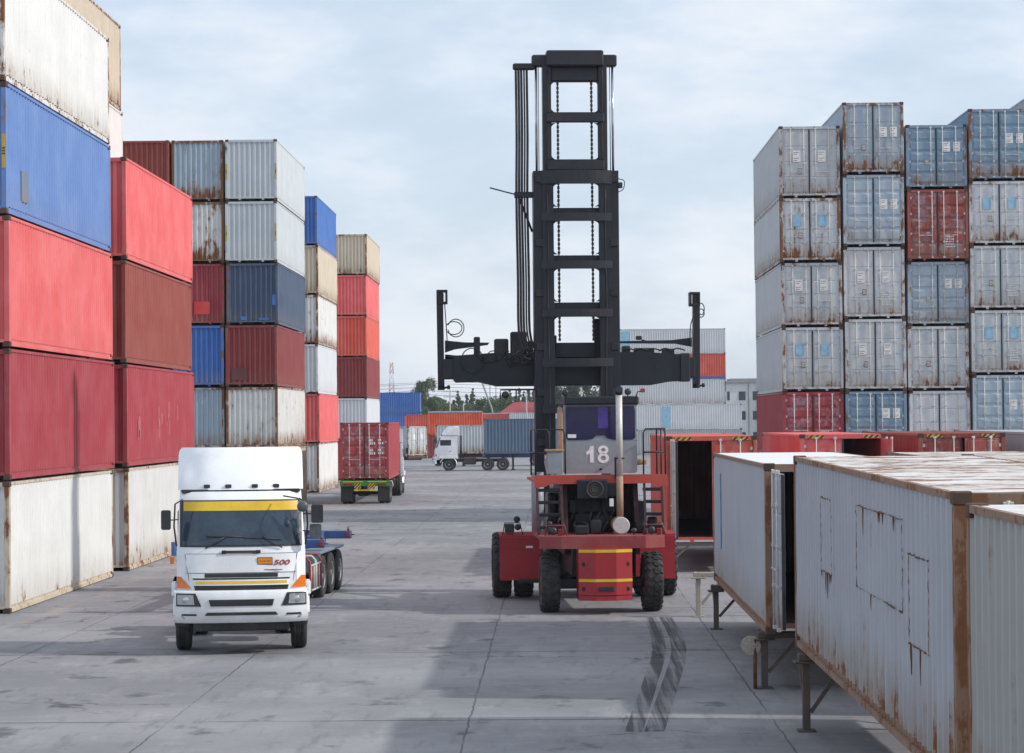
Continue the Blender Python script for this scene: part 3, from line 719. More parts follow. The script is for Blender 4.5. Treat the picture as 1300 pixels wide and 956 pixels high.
def tractor(loc, rz, label, group, strip=True, name='tractor_truck', wb=3.9):
    r = root(name, loc, rz, label, 'truck', group)
    # cab shell
    b = MB(); zs = [.98,1.08,1.2,1.4,1.6,1.8,1.93,2.1,2.3,2.5,2.7,2.76,2.84,2.9]; n = 30
    us = [math.sin(-math.pi/2+math.pi*i/n) for i in range(n+1)]
    def shell(u, z): x = u*cw(z); return (x, fy(x, z), z)
    b.grid(shell, us, zs)
    for s in (-1, 1):
        b.grid(lambda k, z: (s*cw(z), fy(cw(z), z)+(2.02-fy(cw(z), z))*k, z), [0,.25,.5,.75,1], zs)
    b.grid(lambda x, z: (x*cw(z), 2.02, z), [-1,1], zs, sm=False)
    b.grid(lambda u, k: (u*cw(2.9), fy(u*cw(2.9), 2.9)+(2.02-fy(u*cw(2.9), 2.9))*k, 2.9+.04*math.sin(k*math.pi)), us, [0,.3,.6,1])
    b.grid(lambda u, k: (u*cw(.98), fy(u*cw(.98), .98)+(2.02-fy(u*cw(.98), .98))*k, .98), us, [0,1], sm=False)
    b.build('cab', M['white'], r)
    # windscreen with surround
    b = MB(); patch(b, -1.075, 1.075, 1.925, 2.755, .010, 22, 8, sl=-.0, sr=.0); b.build('windscreen_surround', M['bplastic'], r)
    b = MB(); patch(b, -1.035, 1.035, 1.955, 2.735, .016, 22, 8, sl=.02, sr=-.02); ws = b.build('windscreen', M['glass'], r)
    if strip:
        b = MB(); patch(b, -1.01, 1.01, 2.565, 2.73, .021, 22, 3); b.build('sun_strip', M['yellow'], ws)
        b = MB(); b.lathe([(0,.001),(.004,.05)], 16, axis='Y', c=(.83, fy(.83,2.4)-.018, 2.38)); b.build('sticker', M['gasket'], ws)
    # wipers and grab rail
    for x0, x1 in ((-.63, .05), (.72, .02)):
        b = MB(); b.tube([(x0, fy(x0,1.9)-.03, 1.90), (x0*.75+x1*.25, fy(0,2.0)-.06, 2.0), ((x0+x1)/2, fy(0,2.09)-.05, 2.10)], .012, 6)
        b.tube([((x0+x1)/2-.33, fy(.3,2.09)-.028, 2.085+(.03 if x0 < 0 else -.01)), ((x0+x1)/2+.35, fy(.3,2.1)-.028, 2.12-(.02 if x0 < 0 else .07))], .010, 6); b.build('wiper', M['bplastic'], r)
    b = MB(); b.bbox(-.33, .33, fy(0,1.84)-.06, fy(0,1.84)-.03, 1.815, 1.86, .01)
    for x in (-.3,.3): b.bbox(x-.04, x+.04, fy(0,1.84)-.06, fy(0,1.84), 1.81, 1.865, .008)
    b.build('grab_rail', M['bplastic'], r)
    # grille: raised white panels over dark intake
    gl = MB(); patch(gl, -.80, .80, 1.09, 1.42, .012, 14, 3, sl=-.06, sr=.06); g = gl.build('grille', M['bplastic'], r)
    b = MB(); patch(b, -.93, .93, 1.47, 1.795, .028, 18, 3, thick=.028, sl=-.07, sr=.07); hood = b.build('front_panel', M['white'], r)
    b = MB(); patch(b, -.86, .86, 1.375, 1.455, .035, 18, 1, thick=.03, sl=-.015, sr=.015); patch(b, -.66, .66, 1.39, 1.43, .031, 8, 1); b.build('grille_bar', M['white'], g)
    b = MB(); patch(b, -.64, .64, 1.385, 1.455, .041, 12, 1, thick=.01); b.build('intake_slot', M['bplastic'], g)
    b = MB(); patch(b, -.84, .84, 1.245, 1.345, .045, 18, 2, thick=.04, sl=-.03, sr=.03); bar = b.build('grille_bar', M['white'], g)
    if strip:
        b = MB(); patch(b, -.80, .80, 1.272, 1.322, .049, 18, 1, thick=.005); b.build('yellow_band', M['yellow'], bar)
    for zz in (1.462, 1.80):
        b = MB(); patch(b, -.96, .96, zz, zz+.008, .008, 16, 1); b.build('panel_gap', M['bplastic'], r)
    for s in (-1, 1):
        b = MB(); pts = [(s*(.985-.10*(1-t)), fy(.93, 1.13+.68*t)-.004, 1.13+.68*t) for t in [i/8 for i in range(9)]]; b.tube(pts, .006, 5); b.build('panel_gap', M['bplastic'], r)
    # door lines
    for s in (-1, 1):
        b = MB(); b.box(min(s*cw(1.5), s*(cw(1.5)+.006)), max(s*cw(1.5), s*(cw(1.5)+.006)), .45, 1.62, 1.05, 1.85); d_ = b.build('door', M['white'], r)
        b = MB(); b.bbox(min(s*cw(2.3), s*(cw(2.3)+.012)), max(s*cw(2.3), s*(cw(2.3)+.012)), .6, 1.5, 1.95, 2.55, .005); b.build('side_window', M['glass'], d_)
        b = MB(); b.bbox(min(s*1.14, s*1.165), max(s*1.14, s*1.165), 1.35, 1.52, 1.6, 1.64, .006); b.build('handle', M['bplastic'], d_)
    # bumper: chin with lamp pods
    def by(x, z):
        t = min(abs(x)/1.17, 1); return -.10+.22*t**4+(.04 if z < .72 else 0)+.03*abs(z-.9)
    b = MB(); us2 = [math.sin(-math.pi/2+math.pi*i/24)*1.17 for i in range(25)]; zb = [.58,.62,.72,.85,1.0,1.12,1.16]
    b.grid(lambda x, z: (x, by(x, z)+(.05 if z in (.58,1.16) else 0), z), us2, zb)
    b.grid(lambda x, k: (x, by(x,1.16)+.05+(.6-by(x,1.16))*k*.55, 1.16), us2, [0,1]); b.grid(lambda x, k: (x, by(x,.58)+.05+(.6-by(x,.58))*k*.55, .58), us2, [0,1])
    for s in (-1, 1): b.grid(lambda k, z: (s*1.17, by(1.17, z)+k*.42, z), [0,1], zb)
    bp_ = b.build('bumper', M['white'], r)
    # white lip between grille and bumper
    b = MB(); patch(b, -.76, .76, 1.045, 1.10, .09, 14, 1, thick=.09); b.build('grille_lip', M['white'], r)
    def bpatch(b, x0, x1, z0, z1, off, sl=0.0, sr=0.0, nx=10, nz=5):
        def P(u, v, o):
            a_, c_ = x0+sl*v, x1+sr*v; x = a_+(c_-a_)*u; z = z0+(z1-z0)*v; return (x, by(x, z)-o, z)
        us_ = [i/nx for i in range(nx+1)]; vv = [i/nz for i in range(nz+1)]
        b.grid(lambda u, v: P(u, v, off), us_, vv)
        for v0 in (0, 1): b.grid(lambda u, o: P(u, v0, o), us_, [off, -.01], 0, False)
        for u0 in (0, 1): b.grid(lambda v, o: P(u0, v, o), vv, [off, -.01], 0, False)
    for x0, x1, za, zb_, sl_ in ((-.54,.54,.885,1.0,-.03), (-.66,.66,.655,.775,.06)):
        b = MB(); bpatch(b, x0, x1, za, zb_, .014, sl_, -sl_, 20); sl2 = b.build('intake_slot', M['bplastic'], bp_)
        b = MB()
        for k in range(1, 3): bpatch(b, x0*.96, x1*.96, za+(zb_-za)*k/3-.006, za+(zb_-za)*k/3+.006, .022, 0, 0, 16, 1)
        b.build('slat', M['chassis'], sl2)
    for s in (-1, 1):
        def sp_(x0, x1, sl_, sr_): return (x0, x1, sl_, sr_) if s > 0 else (-x1, -x0, -sr_, -sl_)
        x0, x1, sl_, sr_ = sp_(.70, 1.14, .10, 0); b = MB(); bpatch(b, x0, x1, .885, 1.115, .012, sl_, sr_); hb = b.build('headlight', M['bplastic'], r)
        x0, x1, sl_, sr_ = sp_(.82, 1.12, .02, .0); b = MB(); bpatch(b, x0, x1, .915, 1.09, .022, sl_, sr_)
        b.lathe([(by(.97,1)-.045,.015),(by(.97,1)-.04,.05),(by(.97,1)-.01,.066)], 18, axis='Y', c=(s*.965,0,.995)); b.build('lens', M['lamp'], hb)
        x0, x1, sl_, sr_ = sp_(.76, 1.06, .03, -.02); b = MB(); bpatch(b, x0, x1, .675, .75, .010, sl_, sr_); fb = b.build('fog_light', M['bplastic'], r)
        b = MB(); b.lathe([(by(1,.71)-.03,.012),(by(1,.71)-.03,.045),(by(1,.71)-.02,.055),(by(1,.71)+.01,.06)], 18, axis='Y', c=(s*1.0,0,.712), sm=False); b.build('lens', M['lamp'], fb)
        # amber indicator on the corner
        x0, x1, sl_, sr_ = sp_(.88, 1.13, .18, .0); b = MB(); patch(b, x0, x1, 1.195, 1.40, .03, 8, 4, thick=.04, sl=sl_, sr=sr_); b.build('indicator', M['orange_lamp'], r)
        # corner panels beside the grille
        b = MB(); patch(b, *( (.97, 1.13) if s > 0 else (-1.13, -.97)), 1.2, 1.78, .012, 6, 4, thick=.012); b.build('corner_panel', M['white'], r)
        # wheel arch
        b = MB(); arc = [(1.28+.72*math.cos(R(a)), .52+.68*math.sin(R(a))) for a in range(8, 173, 12)]
        for k in range(len(arc)-1):
            (ya, za), (yb, zb2) = arc[k], arc[k+1]
            i = b.vs([(s*.80,ya,za),(s*1.21,ya,za),(s*1.21,yb,zb2),(s*.80,yb,zb2),(s*1.21,ya*.93+.09,za*.93+.02),(s*1.21,yb*.93+.09,zb2*.93+.02)])
            b.face((i,i+1,i+2,i+3),0,True); b.face((i+1,i+4,i+5,i+2),0,True)
        b.bbox(min(s*1.13,s*1.23), max(s*1.13,s*1.23), .50, 2.0, 1.0, 1.3, .05); b.build('wheel_arch', M['white'], r)
        # steps
        b = MB(); b.bbox(min(s*.9,s*1.17), max(s*.9,s*1.17), .28, .62, .5, .95, .03); b.build('step', M['chassis'], r)
    # mirrors
    def mirror(px, pz, hw, hh, py, side, mat):
        b = MB(); b.prism(rrect(px, pz, hw, hh, .035), py, py+.09, 'Y'); o = b.build('mirror', mat, r)
        b = MB(); b.tube([(px, py+.05, pz), (px-side*.12, py+.02, pz), (side*1.10, .32, pz)], .013, 6); b.build('mirror_arm', M['bplastic'], o); return o
    mirror(-1.31, 2.42, .085, .175, .10, -1, M['bplastic']); mirror(1.34, 2.50, .105, .165, .10, 1, M['bplastic']); mirror(1.31, 2.19, .105, .125, .14, 1, M['mirrorface'])
    b = MB(); b.lathe([(-.04,.02),(-.035,.08),(0,.1),(.03,.09),(.05,.03)], 20, axis='Y', c=(1.08,-.02,2.64)); o = b.build('mirror', M['mirrorface'], r)
    b = MB(); b.tube([(1.08,0,2.64),(1.0,.1,2.78),(.75,.35,2.82)], .014, 6); b.build('mirror_arm', M['bplastic'], o)
    for s in (-1, 1):
        b = MB(); b.tube([(s*1.02,.2,2.78),(s*1.15,.16,2.7),(s*1.17,.16,2.3),(s*1.13,.2,1.95)], .016, 6); b.build('mirror_bracket', M['bplastic'], r)
    # roof deflector
    b = MB(); zd = [2.93,3.0,3.1,3.25,3.4,3.55,3.64,3.68,3.69]
    def dfy(x, z):
        t = min(abs(x)/1.13, 1); v = (z-2.93)/.76
        return .62+.62*v**1.3+.24*t**4+.10*t**2*(1-v)+.42*t**3*max(0,min(1,v*1.3))-(.0 if v < .97 else -.04)
    def dw(z): v = (z-2.93)/.76; return 1.115+.01*v-(0 if v < .9 else (v-.9)*.6)
    b.grid(lambda u, z: (u*dw(z), dfy(u*dw(z), z)-.05*math.exp(-((abs(u)-.75)/.12)**2-((z-3.25)/.2)**2)*-1.2, z), us, zd)
    for s in (-1, 1): b.grid(lambda k, z: (s*dw(z), dfy(dw(z), z)+(2.1-dfy(dw(z), z))*k, z), [0,.3,.6,1], zd)
    b.grid(lambda u, k: (u*dw(3.69), dfy(u*dw(3.69), 3.69)+(2.1-dfy(u*dw(3.69), 3.69))*k, 3.69+.0*k), us, [0,.3,1])
    b.grid(lambda u, z: (u*dw(z), 2.1, z), [-1,1], zd, sm=False)
    b.grid(lambda u, k: (u*dw(2.93), dfy(u*dw(2.93), 2.93)*(1-k)+2.1*k, 2.93), us, [0,1], sm=False)
    df = b.build('roof_deflector', M['white'], r)
    b = MB(); b.bbox(-1.05, 1.05, .66, 2.0, 2.88, 2.94, .01); b.build('deflector_mount', M['bplastic'], df)
    for x in (-.6,-.22,.25,.63):
        b = MB(); b.bbox(x-.055, x+.055, dfy(x,2.99)-.03, dfy(x,2.99)+.05, 2.965, 3.03, .01); b.build('marker_lamp', M['bplastic'], df)
    # chassis, wheels
    b = MB()
    for s in (-1, 1): b.box(min(s*.42,s*.5), max(s*.42,s*.5), .5, 2.2+wb, .72, .98)
    for y in (1.0, 2.4, 3.4, 4.6, wb+1.9): b.box(-.5, .5, y, y+.1, .75, .93)
    b.bbox(-.85, .85, .15, .6, .42, .6, .03); b.tube([(-1.0,1.3,.5),(1.0,1.3,.5)], .09, 10); b.build('chassis', M['chassis'], r)
    for s in (-1, 1):
        b = MB(); b.bbox(min(s*.6,s*1.1), max(s*.6,s*1.1), 2.5, 3.5, .5, 1.05, .06); b.build('fuel_tank', M['chassis'], r)
        wheel(r, s*1.03, 1.3, .51, .28)
        for ax in (wb+.6, wb+1.85):
            wheel(r, s*1.06, ax, .51, .27); wheel(r, s*.77, ax, .51, .27)
        b = MB(); b.tube([(s*.95,2.25,1.0),(s*.95,2.25,2.9)], .06, 10); b.build('air_pipe', M['bplastic'], r)
    b = MB(); b.lathe([(1.10,.5),(1.16,.5),(1.18,.42),(1.18,.1)], 24, axis='Z', c=(0,wb+1.2,0)); b.build('fifth_wheel', M['chassis'], r)
    return r
tr1 = tractor((-5.63, 42.1, 0), R(7.6), 'white cab truck with yellow sun strip and 500 badge parked facing the viewer', 'white tractor trucks'); tr1.scale = (1.015, 1, 1)
# badge and warning plate on the first truck only
me = text_mesh('500', .122, M['redpipe'], .004, .25); me.transform(Matrix.Scale(1.55, 4, (1,0,0)))
for v in me.vertices:
    v.co.x += .70; v.co.z += 1.635; v.co.y = v.co.y + fy(v.co.x, v.co.z)-.036
o = link('badge', me, tr1)
b = MB(); b.bbox(.28, .55, fy(.4,1.66)-.04, fy(.4,1.66)-.03, 1.60, 1.735, .003); b.bbox(.295, .535, fy(.4,1.66)-.046, fy(.4,1.66)-.04, 1.615, 1.72, .003, m=1)
for x, wd in ((.32,.03),(.36,.02),(.39,.05),(.45,.03),(.49,.03)): b.box(x, x+wd*.8, fy(.4,1.66)-.048, fy(.4,1.66)-.046, 1.66, 1.675, m=2)
b.build('warning_plate', [M['redpipe'], worn('orange_plate', (.8,.30,.03), .5, 0, .1), M['redpipe']], tr1)
b = MB(); b.box(.40,.72, fy(.5,1.5)-.034, fy(.5,1.5)-.028, 1.505, 1.52); b.build('name_strip', M['redpipe'], tr1)

# ------------------------------------------------------------------ skeletal trailers
def trailer(loc, rz, label, Ln, mat, axles, name='container_trailer', lock=True, rear=None, gh=1.28):
    r = root(name, loc, rz, label, 'trailer', 'container trailers')
    b = MB()
    for s in (-1, 1): b.box(min(s*.42,s*.52), max(s*.42,s*.52), 0, Ln, gh-.32, gh-.02)
    for y in [0.35+k*(Ln-.5)/6 for k in range(7)]: b.box(-.42, .42, y, y+.09, gh-.26, gh-.06)
    b.build('beam_frame', mat, r)
    for y in (0.02, Ln*.5, Ln-.26):
        b = MB(); b.bbox(-1.2, 1.2, y, y+.24, gh-.2, gh, .015); bo = b.build('bolster', mat, r)
        for s in (-1, 1):
            b = MB(); b.tube([(s*1.12,y+.12,gh),(s*1.12,y+.12,gh+.1)], [.035,.02], 8); b.bbox(s*1.12-.06, s*1.12+.06, y-.03, y+.0, gh-.16, gh-.04, .01)
            b.tube([(s*1.2,y+.05,gh-.1),(s*1.3,y+.0,gh-.1)], .018, 6); b.build('twist_lock', M['redpipe'], bo)
    for ax in axles:
        b = MB(); b.tube([(-.95,ax,.5),(.95,ax,.5)], .07, 10); b.build('axle', M['chassis'], r)
        for s in (-1, 1):
            wheel(r, s*1.08, ax, .5, .26); wheel(r, s*.79, ax, .5, .26)
    for s in (-1, 1):
        b = MB(); b.bbox(s*.8-.07, s*.8+.07, Ln*.2, Ln*.2+.14, .06, gh-.05, .01); b.bbox(s*.8-.16, s*.8+.16, Ln*.2-.1, Ln*.2+.24, 0, .06, .01); b.build('landing_leg', M['chassis'], r)
    if rear:
        b = MB(); b.bbox(-1.22, 1.22, Ln-.1 if rear > 0 else -.1, Ln if rear > 0 else 0.0, .98, 1.22, .015); b.build('rear_beam', M['green'], r)
    return r
t1 = trailer((-6.97, 51.3, 0), R(-3.2), 'empty blue skeletal trailer behind the white cab truck', 9.4, M['bluech'], (4.6, 5.9, 7.2), gh=1.36)
for s in (-1, 1):
    b = MB(); b.bbox(min(s*.65,s*1.22), max(s*.65,s*1.22), 4.0, 7.8, 1.03, 1.1, .02); b.bbox(min(s*.62,s*1.22), max(s*.62,s*1.22), 3.96, 4.0, .62, 1.08, .01); b.build('mudguard', M['greych'], t1)
b = MB()
for x0, y0, mt in ((.75, 2.6, 0), (1.22, 2.6, 0), (.98, 3.0, 1), (1.22, 3.5, 0)):
    pass
for k in range(3):
    yy = 1.1+k*.75
    b.tube([(.75,yy,.48),(.75,yy,1.02),(.83,yy,1.13),(1.36,yy,1.13),(1.44,yy,1.04),(1.44,yy,.40)], .03, 8, m=k % 2)
for z in (.40,.95): b.tube([(1.44,1.1,z),(1.44,2.6,z)], .024, 6, m=1)
for k in range(9): b.tube([(1.44,1.1+k*.1875,.40),(1.44,1.1+k*.1875,.95)], .017, 6, m=k % 2)
b.build('spare_rack', [M['redpipe'], M['whitepipe']], t1)
b = MB(); b.bar((-1.1,.4,1.4),(-1.42,.1,1.4), .12, .3); b.build('side_bracket', M['bluech'], t1)
b = MB(); b.bbox(-1.46,-1.38,.0,.08,1.08,1.24,.01); b.build('side_lamp', M['orange_lamp'], t1)

# red box truck driving away
t2 = trailer((-9.60, 118.4, 0), R(1.2), 'green-bumpered trailer carrying the red container down the lane', 12.3, M['chassis'], (1.4, 2.7), gh=1.19)
b = MB(); b.bbox(-1.24, 1.24, -.14, -.02, .90, 1.18, .015); gb = b.build('rear_bumper', M['green'], t2)
b = MB(); b.bbox(-1.1,-.1,-.165,-.14,1.10,1.14,.004); b.bbox(.15,1.1,-.165,-.14,1.10,1.14,.004); b.build('reflector_strip', M['yellow'], gb)
b = MB(); b.bbox(-.55,.55,-.12,-.04,.66,.74,.01); b.bbox(-.5,-.42,-.1,-.04,.72,.92,.01); b.bbox(.42,.5,-.1,-.04,.72,.92,.01); b.build('underrun_bar', M['yellow'], t2)
for s in (-1, 1):
    b = MB(); b.bbox(s*.35-.16, s*.35+.16, -.19, -.166, .78, 1.05, .005); b.build('hazard_board', M['hazard'], t2)
    b = MB(); b.bbox(s*.93-.3, s*.93+.3, .35, .37, .12, 1.0, .005); b.build('mud_flap', M['bplastic'], t2)
    b = MB(); b.bbox(s*.85-.22, s*.85+.22, -.16, -.14, .95, 1.03, .005); b.build('rear_lamp', M['red_lamp'], t2)
b = MB(); b.tube([(1.1,.2,1.1),(1.35,.1,1.15),(1.4,.2,.95),(1.25,.5,.7)], .04, 8); b.build('curved_pipe', M['whitepipe'], t2)
container(-9.60, 118.4, 1.20, L40, h, 'crimson', .07, 'red container with pale bar handles riding on the green-bumpered trailer', 'containers on trailers', rz=R(1.2), door='near', dkind='B', marks='m')
o = bpy.data.objects['shipping_container'] if False else None
tr3 = tractor((-9.95, 137.2, 0), R(1.2+180), 'white cab truck hidden ahead of the red container', 'white tractor trucks', strip=False)
# side-on truck with blue container at the far end of the lane
tr2 = tractor((-10.15, 195.0+1.1, 0), R(-90), 'white cab truck seen side-on across the end of the yard', 'white tractor trucks', strip=False)
# (front faces -x)
t3 = trailer((-6.1, 196.1, 0), R(-90), 'blue trailer under the long blue container across the yard', 12.3, M['bluech'], (8.2, 9.5, 10.8), gh=1.36)
container(-5.95, 196.1, 1.37, L40, h, 'slate', .08, 'long blue container on the side-on truck across the yard', 'containers on trailers', rz=R(-90))

# ------------------------------------------------------------------ far containers, long sides to the yard
FG = 'far containers at the end of the yard'
def longside(px_left_X, y, z, Ln, H, col, wear, label, **kw2):
    return container(px_left_X, y+W2, z, Ln, H, col, wear, label, FG, rz=R(-90), **kw2)
for i, (c_, nm) in enumerate((('blue','hidden lowest'), ('blue','middle'), ('blue','top'))):
    longside(-17.2-12.19, 300, i*2.6, L40, s_, c_, .06, f'{nm} blue container of the blue pile beyond the farthest left stack')
container(-11.9, 203.5, 1.1, L40, s_, 'palegrey', .30, 'grey container turned corner-on left of the side-on truck', FG, rz=R(52), door='near', marks='s')
# stand of the angled one
trailer((-11.9, 203.5, 0), R(52), 'dark trailer under the corner-on grey container', 12.0, M['chassis'], (8.5, 9.8), gh=1.09)
longside(-10.9, 214, 1.15, L40, s_, 'palegrey', .34, 'white-topped rusty container showing behind the cab of the side-on truck')
trailer((-10.9, 215.2, 0), R(-90), 'dark trailer under the white-topped rusty container', 12.0, M['chassis'], (9.0, 10.3), gh=1.14)
longside(-14.2, 262, 0, L20, s_, 'maroon', .1, 'lower container below the orange one')
longside(-14.2, 262, 2.6, L20, s_, 'orange', .04, 'orange container with a light blue top rail above the side-on truck')
b = MB(); b.box(W2-.002, W2+.006, .05, L20-.05, s_-.14, s_-.0); b.build('top_rail', M['blue_mark'], bpy.context.scene.objects[[o.name for o in COL.objects if o.get('label','').startswith('orange container with a light')][0]])
longside(-17.6, 275, 0, L40, s_, 'coral', .1, 'lower pink-red container behind the orange one')
longside(-17.6, 275, 2.3, L40, s_, 'coral', .1, 'pink-red container peeping out either side of the orange one')
longside(-10.6, 335, 0, L40, s_, 'palegrey', .1, 'lower pale container behind the blue one on the truck')
longside(-10.6, 335, 2.6, L40, s_, 'palegrey', .1, 'pale container roof line above the blue one on the truck')
xs = [7.1, 7.3, 7.9, 7.4, 7.4]
cols = [('grey',.2,'lowest grey'), ('lightgrey',.08,'pale grey lower'), ('lightgrey',.24,'rust-ended pale grey'), ('coral',.05,'orange-red'), ('lightgrey',.10,'topmost white-grey')]
for i, (c_, wr, nm) in enumerate(cols):
    X = 7.4 if i != 1 else 9.2
    if i == 0: X = 9.2
    r = longside(X, 272, i*2.9, L40, h, c_, wr, f'{nm} long container in the pile right of the mast')
    if i == 3: b = MB(); b.box(W2-.002, W2+.006, .05, L40-.05, 0, .26); b.build('bottom_rail', worn('deep_blue_rail', (.05,.12,.4)), r)
    if i in (1, 4):
        y0 = 3.0 if i == 1 else .15
        b = MB(); b.box(W2-.004, W2+.004, y0, y0+1.0, .25, 2.6); b.build('blue_patch', M['blue_mark'], r)

# ------------------------------------------------------------------ container handler "18"; local +y away from the viewer
HD = root('container_handler', (.94, 51.2, 0), R(4.0), 'red and black container lift truck number 18 with raised mast in mid yard', 'lift truck')
def hp(name, b, mat, par=None): return b.build(name, mat, par or HD)
# tyres with lugs
def lug_tyre(rad, wd):
    b = MB(); h2 = wd/2; rr = rad*.5
    b.lathe([(-h2*.8, rr), (-h2, rr*1.1), (-h2, rad*.84), (-h2*.85, rad*.95), (-h2*.4, rad*.965), (h2*.4, rad*.965), (h2*.85, rad*.95), (h2, rad*.84), (h2, rr*1.1), (h2*.8, rr)], 48)
    n = 22
    for k in range(n):
        for s in (-1, 1):
            a0 = 2*math.pi*(k+(.5 if s > 0 else 0))/n
            pts = []
            for (u, da) in ((.02, 0), (.45, .06), (.7, -.02), (1.0, .05)):
                pts.append((u*h2*s, a0+da))
            for (xa, aa), (xb, ab) in zip(pts, pts[1:]):
                q = []
                for x, a in ((xa, aa), (xb, ab)):
                    ro = rad if abs(x) < h2*.9 else rad*.955
                    for da, r_ in ((-.075, rad*.93), (-.065, ro), (.065, ro), (.075, rad*.93)): q.append((x, r_*math.cos(a+da), r_*math.sin(a+da)))
                i = b.vs(q)
                for f in ((0,1,5,4),(1,2,6,5),(2,3,7,6)): b.face([i+t for t in f])
                b.face((i,i+1,i+2,i+3)); b.face((i+4,i+5,i+6,i+7))
    return b
lt = lug_tyre(.64, .40).mesh('tyre', [M['tyre']]); lf = lug_tyre(.76, .42).mesh('tyre', [M['tyre']])
def hub(rad):
    b = MB(); b.lathe([(-.17,rad*.52),(-.15,rad*.48),(-.06,rad*.42),(-.06,rad*.2),(-.14,rad*.18),(-.14,.02)], 24); b.lathe([(.17,rad*.52),(.15,rad*.48),(.06,rad*.42),(.06,rad*.2),(.14,rad*.18),(.14,.02)], 24)
    return b.mesh('rim', [M['hdeck']])
h1, h2_ = hub(.64), hub(.76)
for x in (-1.11, 1.11):
    o = link('wheel', lt, HD); o.location = (x, 0, .64); link('rim', h1, o)
for x in (-1.93, -1.42, 1.42, 1.93):
    o = link('wheel', lf, HD); o.location = (x, 4.5, .76); link('rim', h2_, o)
b = MB(); b.bbox(-.92,.92,-.12,.12,.5,.74,.03); b.tube([(-.9,.0,.62),(.9,.0,.62)], .1, 10); b.bbox(-.25,.25,-.3,.3,.45,.8,.05); hp('steer_axle', b, M['mast'])
b = MB(); b.bbox(-1.15,1.15,4.2,4.8,.5,1.0,.05); b.lathe([(-.4,.2),(-.3,.42),(.3,.42),(.4,.2)], 20, c=(0,4.5,.76)); hp('drive_axle', b, M['mast'])
# counterweight
b = MB()
prof = [(-.57,-.88),(-.22,-1.02),(.22,-1.02),(.57,-.88),(.57,-.2),(-.57,-.2)]
b.prism([(x+.03,y) for x,y in prof], .42, 1.40, 'Z'); b.prism([(x*.99+.03,y*.985) for x,y in prof], .30, .41, 'Z')
cwt = hp('counterweight', b, M['hred'])
for z0_, z1_ in ((1.32,1.385),(.70,.76)):
    b = MB(); pr = [(x*1.005+.03, y-.006) for x,y in prof[:4]]+[(.55+.03,-.6),(-.55+.03,-.6)]
    b.prism(pr, z0_, z1_, 'Z'); b.build('yellow_stripe', M['yellow'], cwt)
b = MB(); b.bbox(-.13,.20,-1.035,-1.0,.50,.60,.008); b.build('tow_slot', M['gasket'], cwt)
for x, z in ((-.44,1.08),(.50,1.08),(-.44,.55),(.50,.55)):
    yy = -1.02+(abs(x-.03)-.22)*.4; b = MB(); b.lathe([(-.012,.02),(-.012,.045),(.02,.045)], 14, axis='Y', c=(x, yy, z)); b.build('bolt_hole', M['gasket'], cwt)
# deck / rear frame plate over the steer wheels
b = MB(); pr = [(-1.36,-.62),(-.9,-.84),(.9,-.84),(1.33,-.62),(1.33,1.3),(-1.36,1.3)]; b.prism(pr, 1.60, 1.66, 'Z')
pr2 = [(-1.36,-.62),(-.9,-.84),(.9,-.84),(1.33,-.62),(1.28,-.58),(.88,-.78),(-.88,-.78),(-1.31,-.58)]
b.prism([(x*1.0,y-.0) for x,y in pr2], 1.40, 1.598, 'Z'); hp('deck', b, M['hdeck'])
# chassis frame
b = MB()
for s in (-1, 1): b.bbox(min(s*.5,s*.62), max(s*.5,s*.62), -.2, 5.0, .75, 1.4, .02)
b.bbox(-.5,.5,-.2,.1,.7,1.38,.02); b.bbox(-.5,.5,2.0,2.2,.7,1.3,.02); hp('chassis', b, M['mast'])
# engine body: side panels, recessed dark interior with hoses
b = MB()
for x0, x1 in ((-.75,-.66),(.80,.90)): b.prism([(.35,1.66),(.75,2.74),(3.8,2.74),(3.8,1.2),(.35,1.2)], x0, x1, 'X')
b.box(-.66,.80,1.5,1.56,2.0,2.74)
eng = hp('engine_cover', b, worn('sooty_dark_red', (.04,.006,.007), .6, 0, .5, (.03,.015,.015)))  # shade of the engine bay is put into this dark red, with dirt
b = MB(); b.bbox(-.6,.74,1.2,3.6,1.1,2.05,.05); b.lathe([(.9,.05),(.9,.3),(1.2,.32)], 18, axis='Y', c=(.1,0,1.85)); b.bbox(-.5,-.1,.85,1.2,1.7,2.1,.03); hp('engine', b, M['mast'])
b = MB(); b.bbox(-.98,-.78,2.2,3.2,1.66,2.5,.04); b.bbox(.90,1.2,2.0,3.4,1.3,2.3,.04); b.bbox(-.98,.9,2.9,3.3,1.2,1.8,.03); b.bbox(-.92,.92,3.3,4.9,1.0,1.9,.05); b.bbox(-.6,.6,.9,1.0,2.1,2.4,.02); hp('hydraulic_unit', b, M['mast'])  # dark boxes added behind the ladders as black fill
b = MB(); b.tube([(-1.02,5.3,1.3),(-1.02,5.3,2.9)], .15, 16); hp('hydraulic_tank', b, M['hgrey'])
for k in range(9):
    x = rnd.uniform(-1.2,1.2); b = MB(); y_ = rnd.uniform(.2,.9); b.tube(smooth([(x,y_,1.66),(x+rnd.uniform(-.1,.1),y_,rnd.uniform(1.8,2.0)),(x+rnd.uniform(-.25,.25),y_+.2,1.9),(x+rnd.uniform(-.3,.3),y_+.4,1.68)],5), .02, 6); hp('hydraulic_hose', b, M['hose'])
for x, y, w_, h_ in ((-.55,-.1,.3,.2),(-.2,.2,.25,.3),(.8,.3,.22,.26),(1.1,.4,.2,.35),(-1.1,.35,.25,.22)):
    b = MB(); b.bbox(x,x+w_,y,y+.3,1.66,1.66+h_,.03); hp('valve_box', b, M['mast2'])
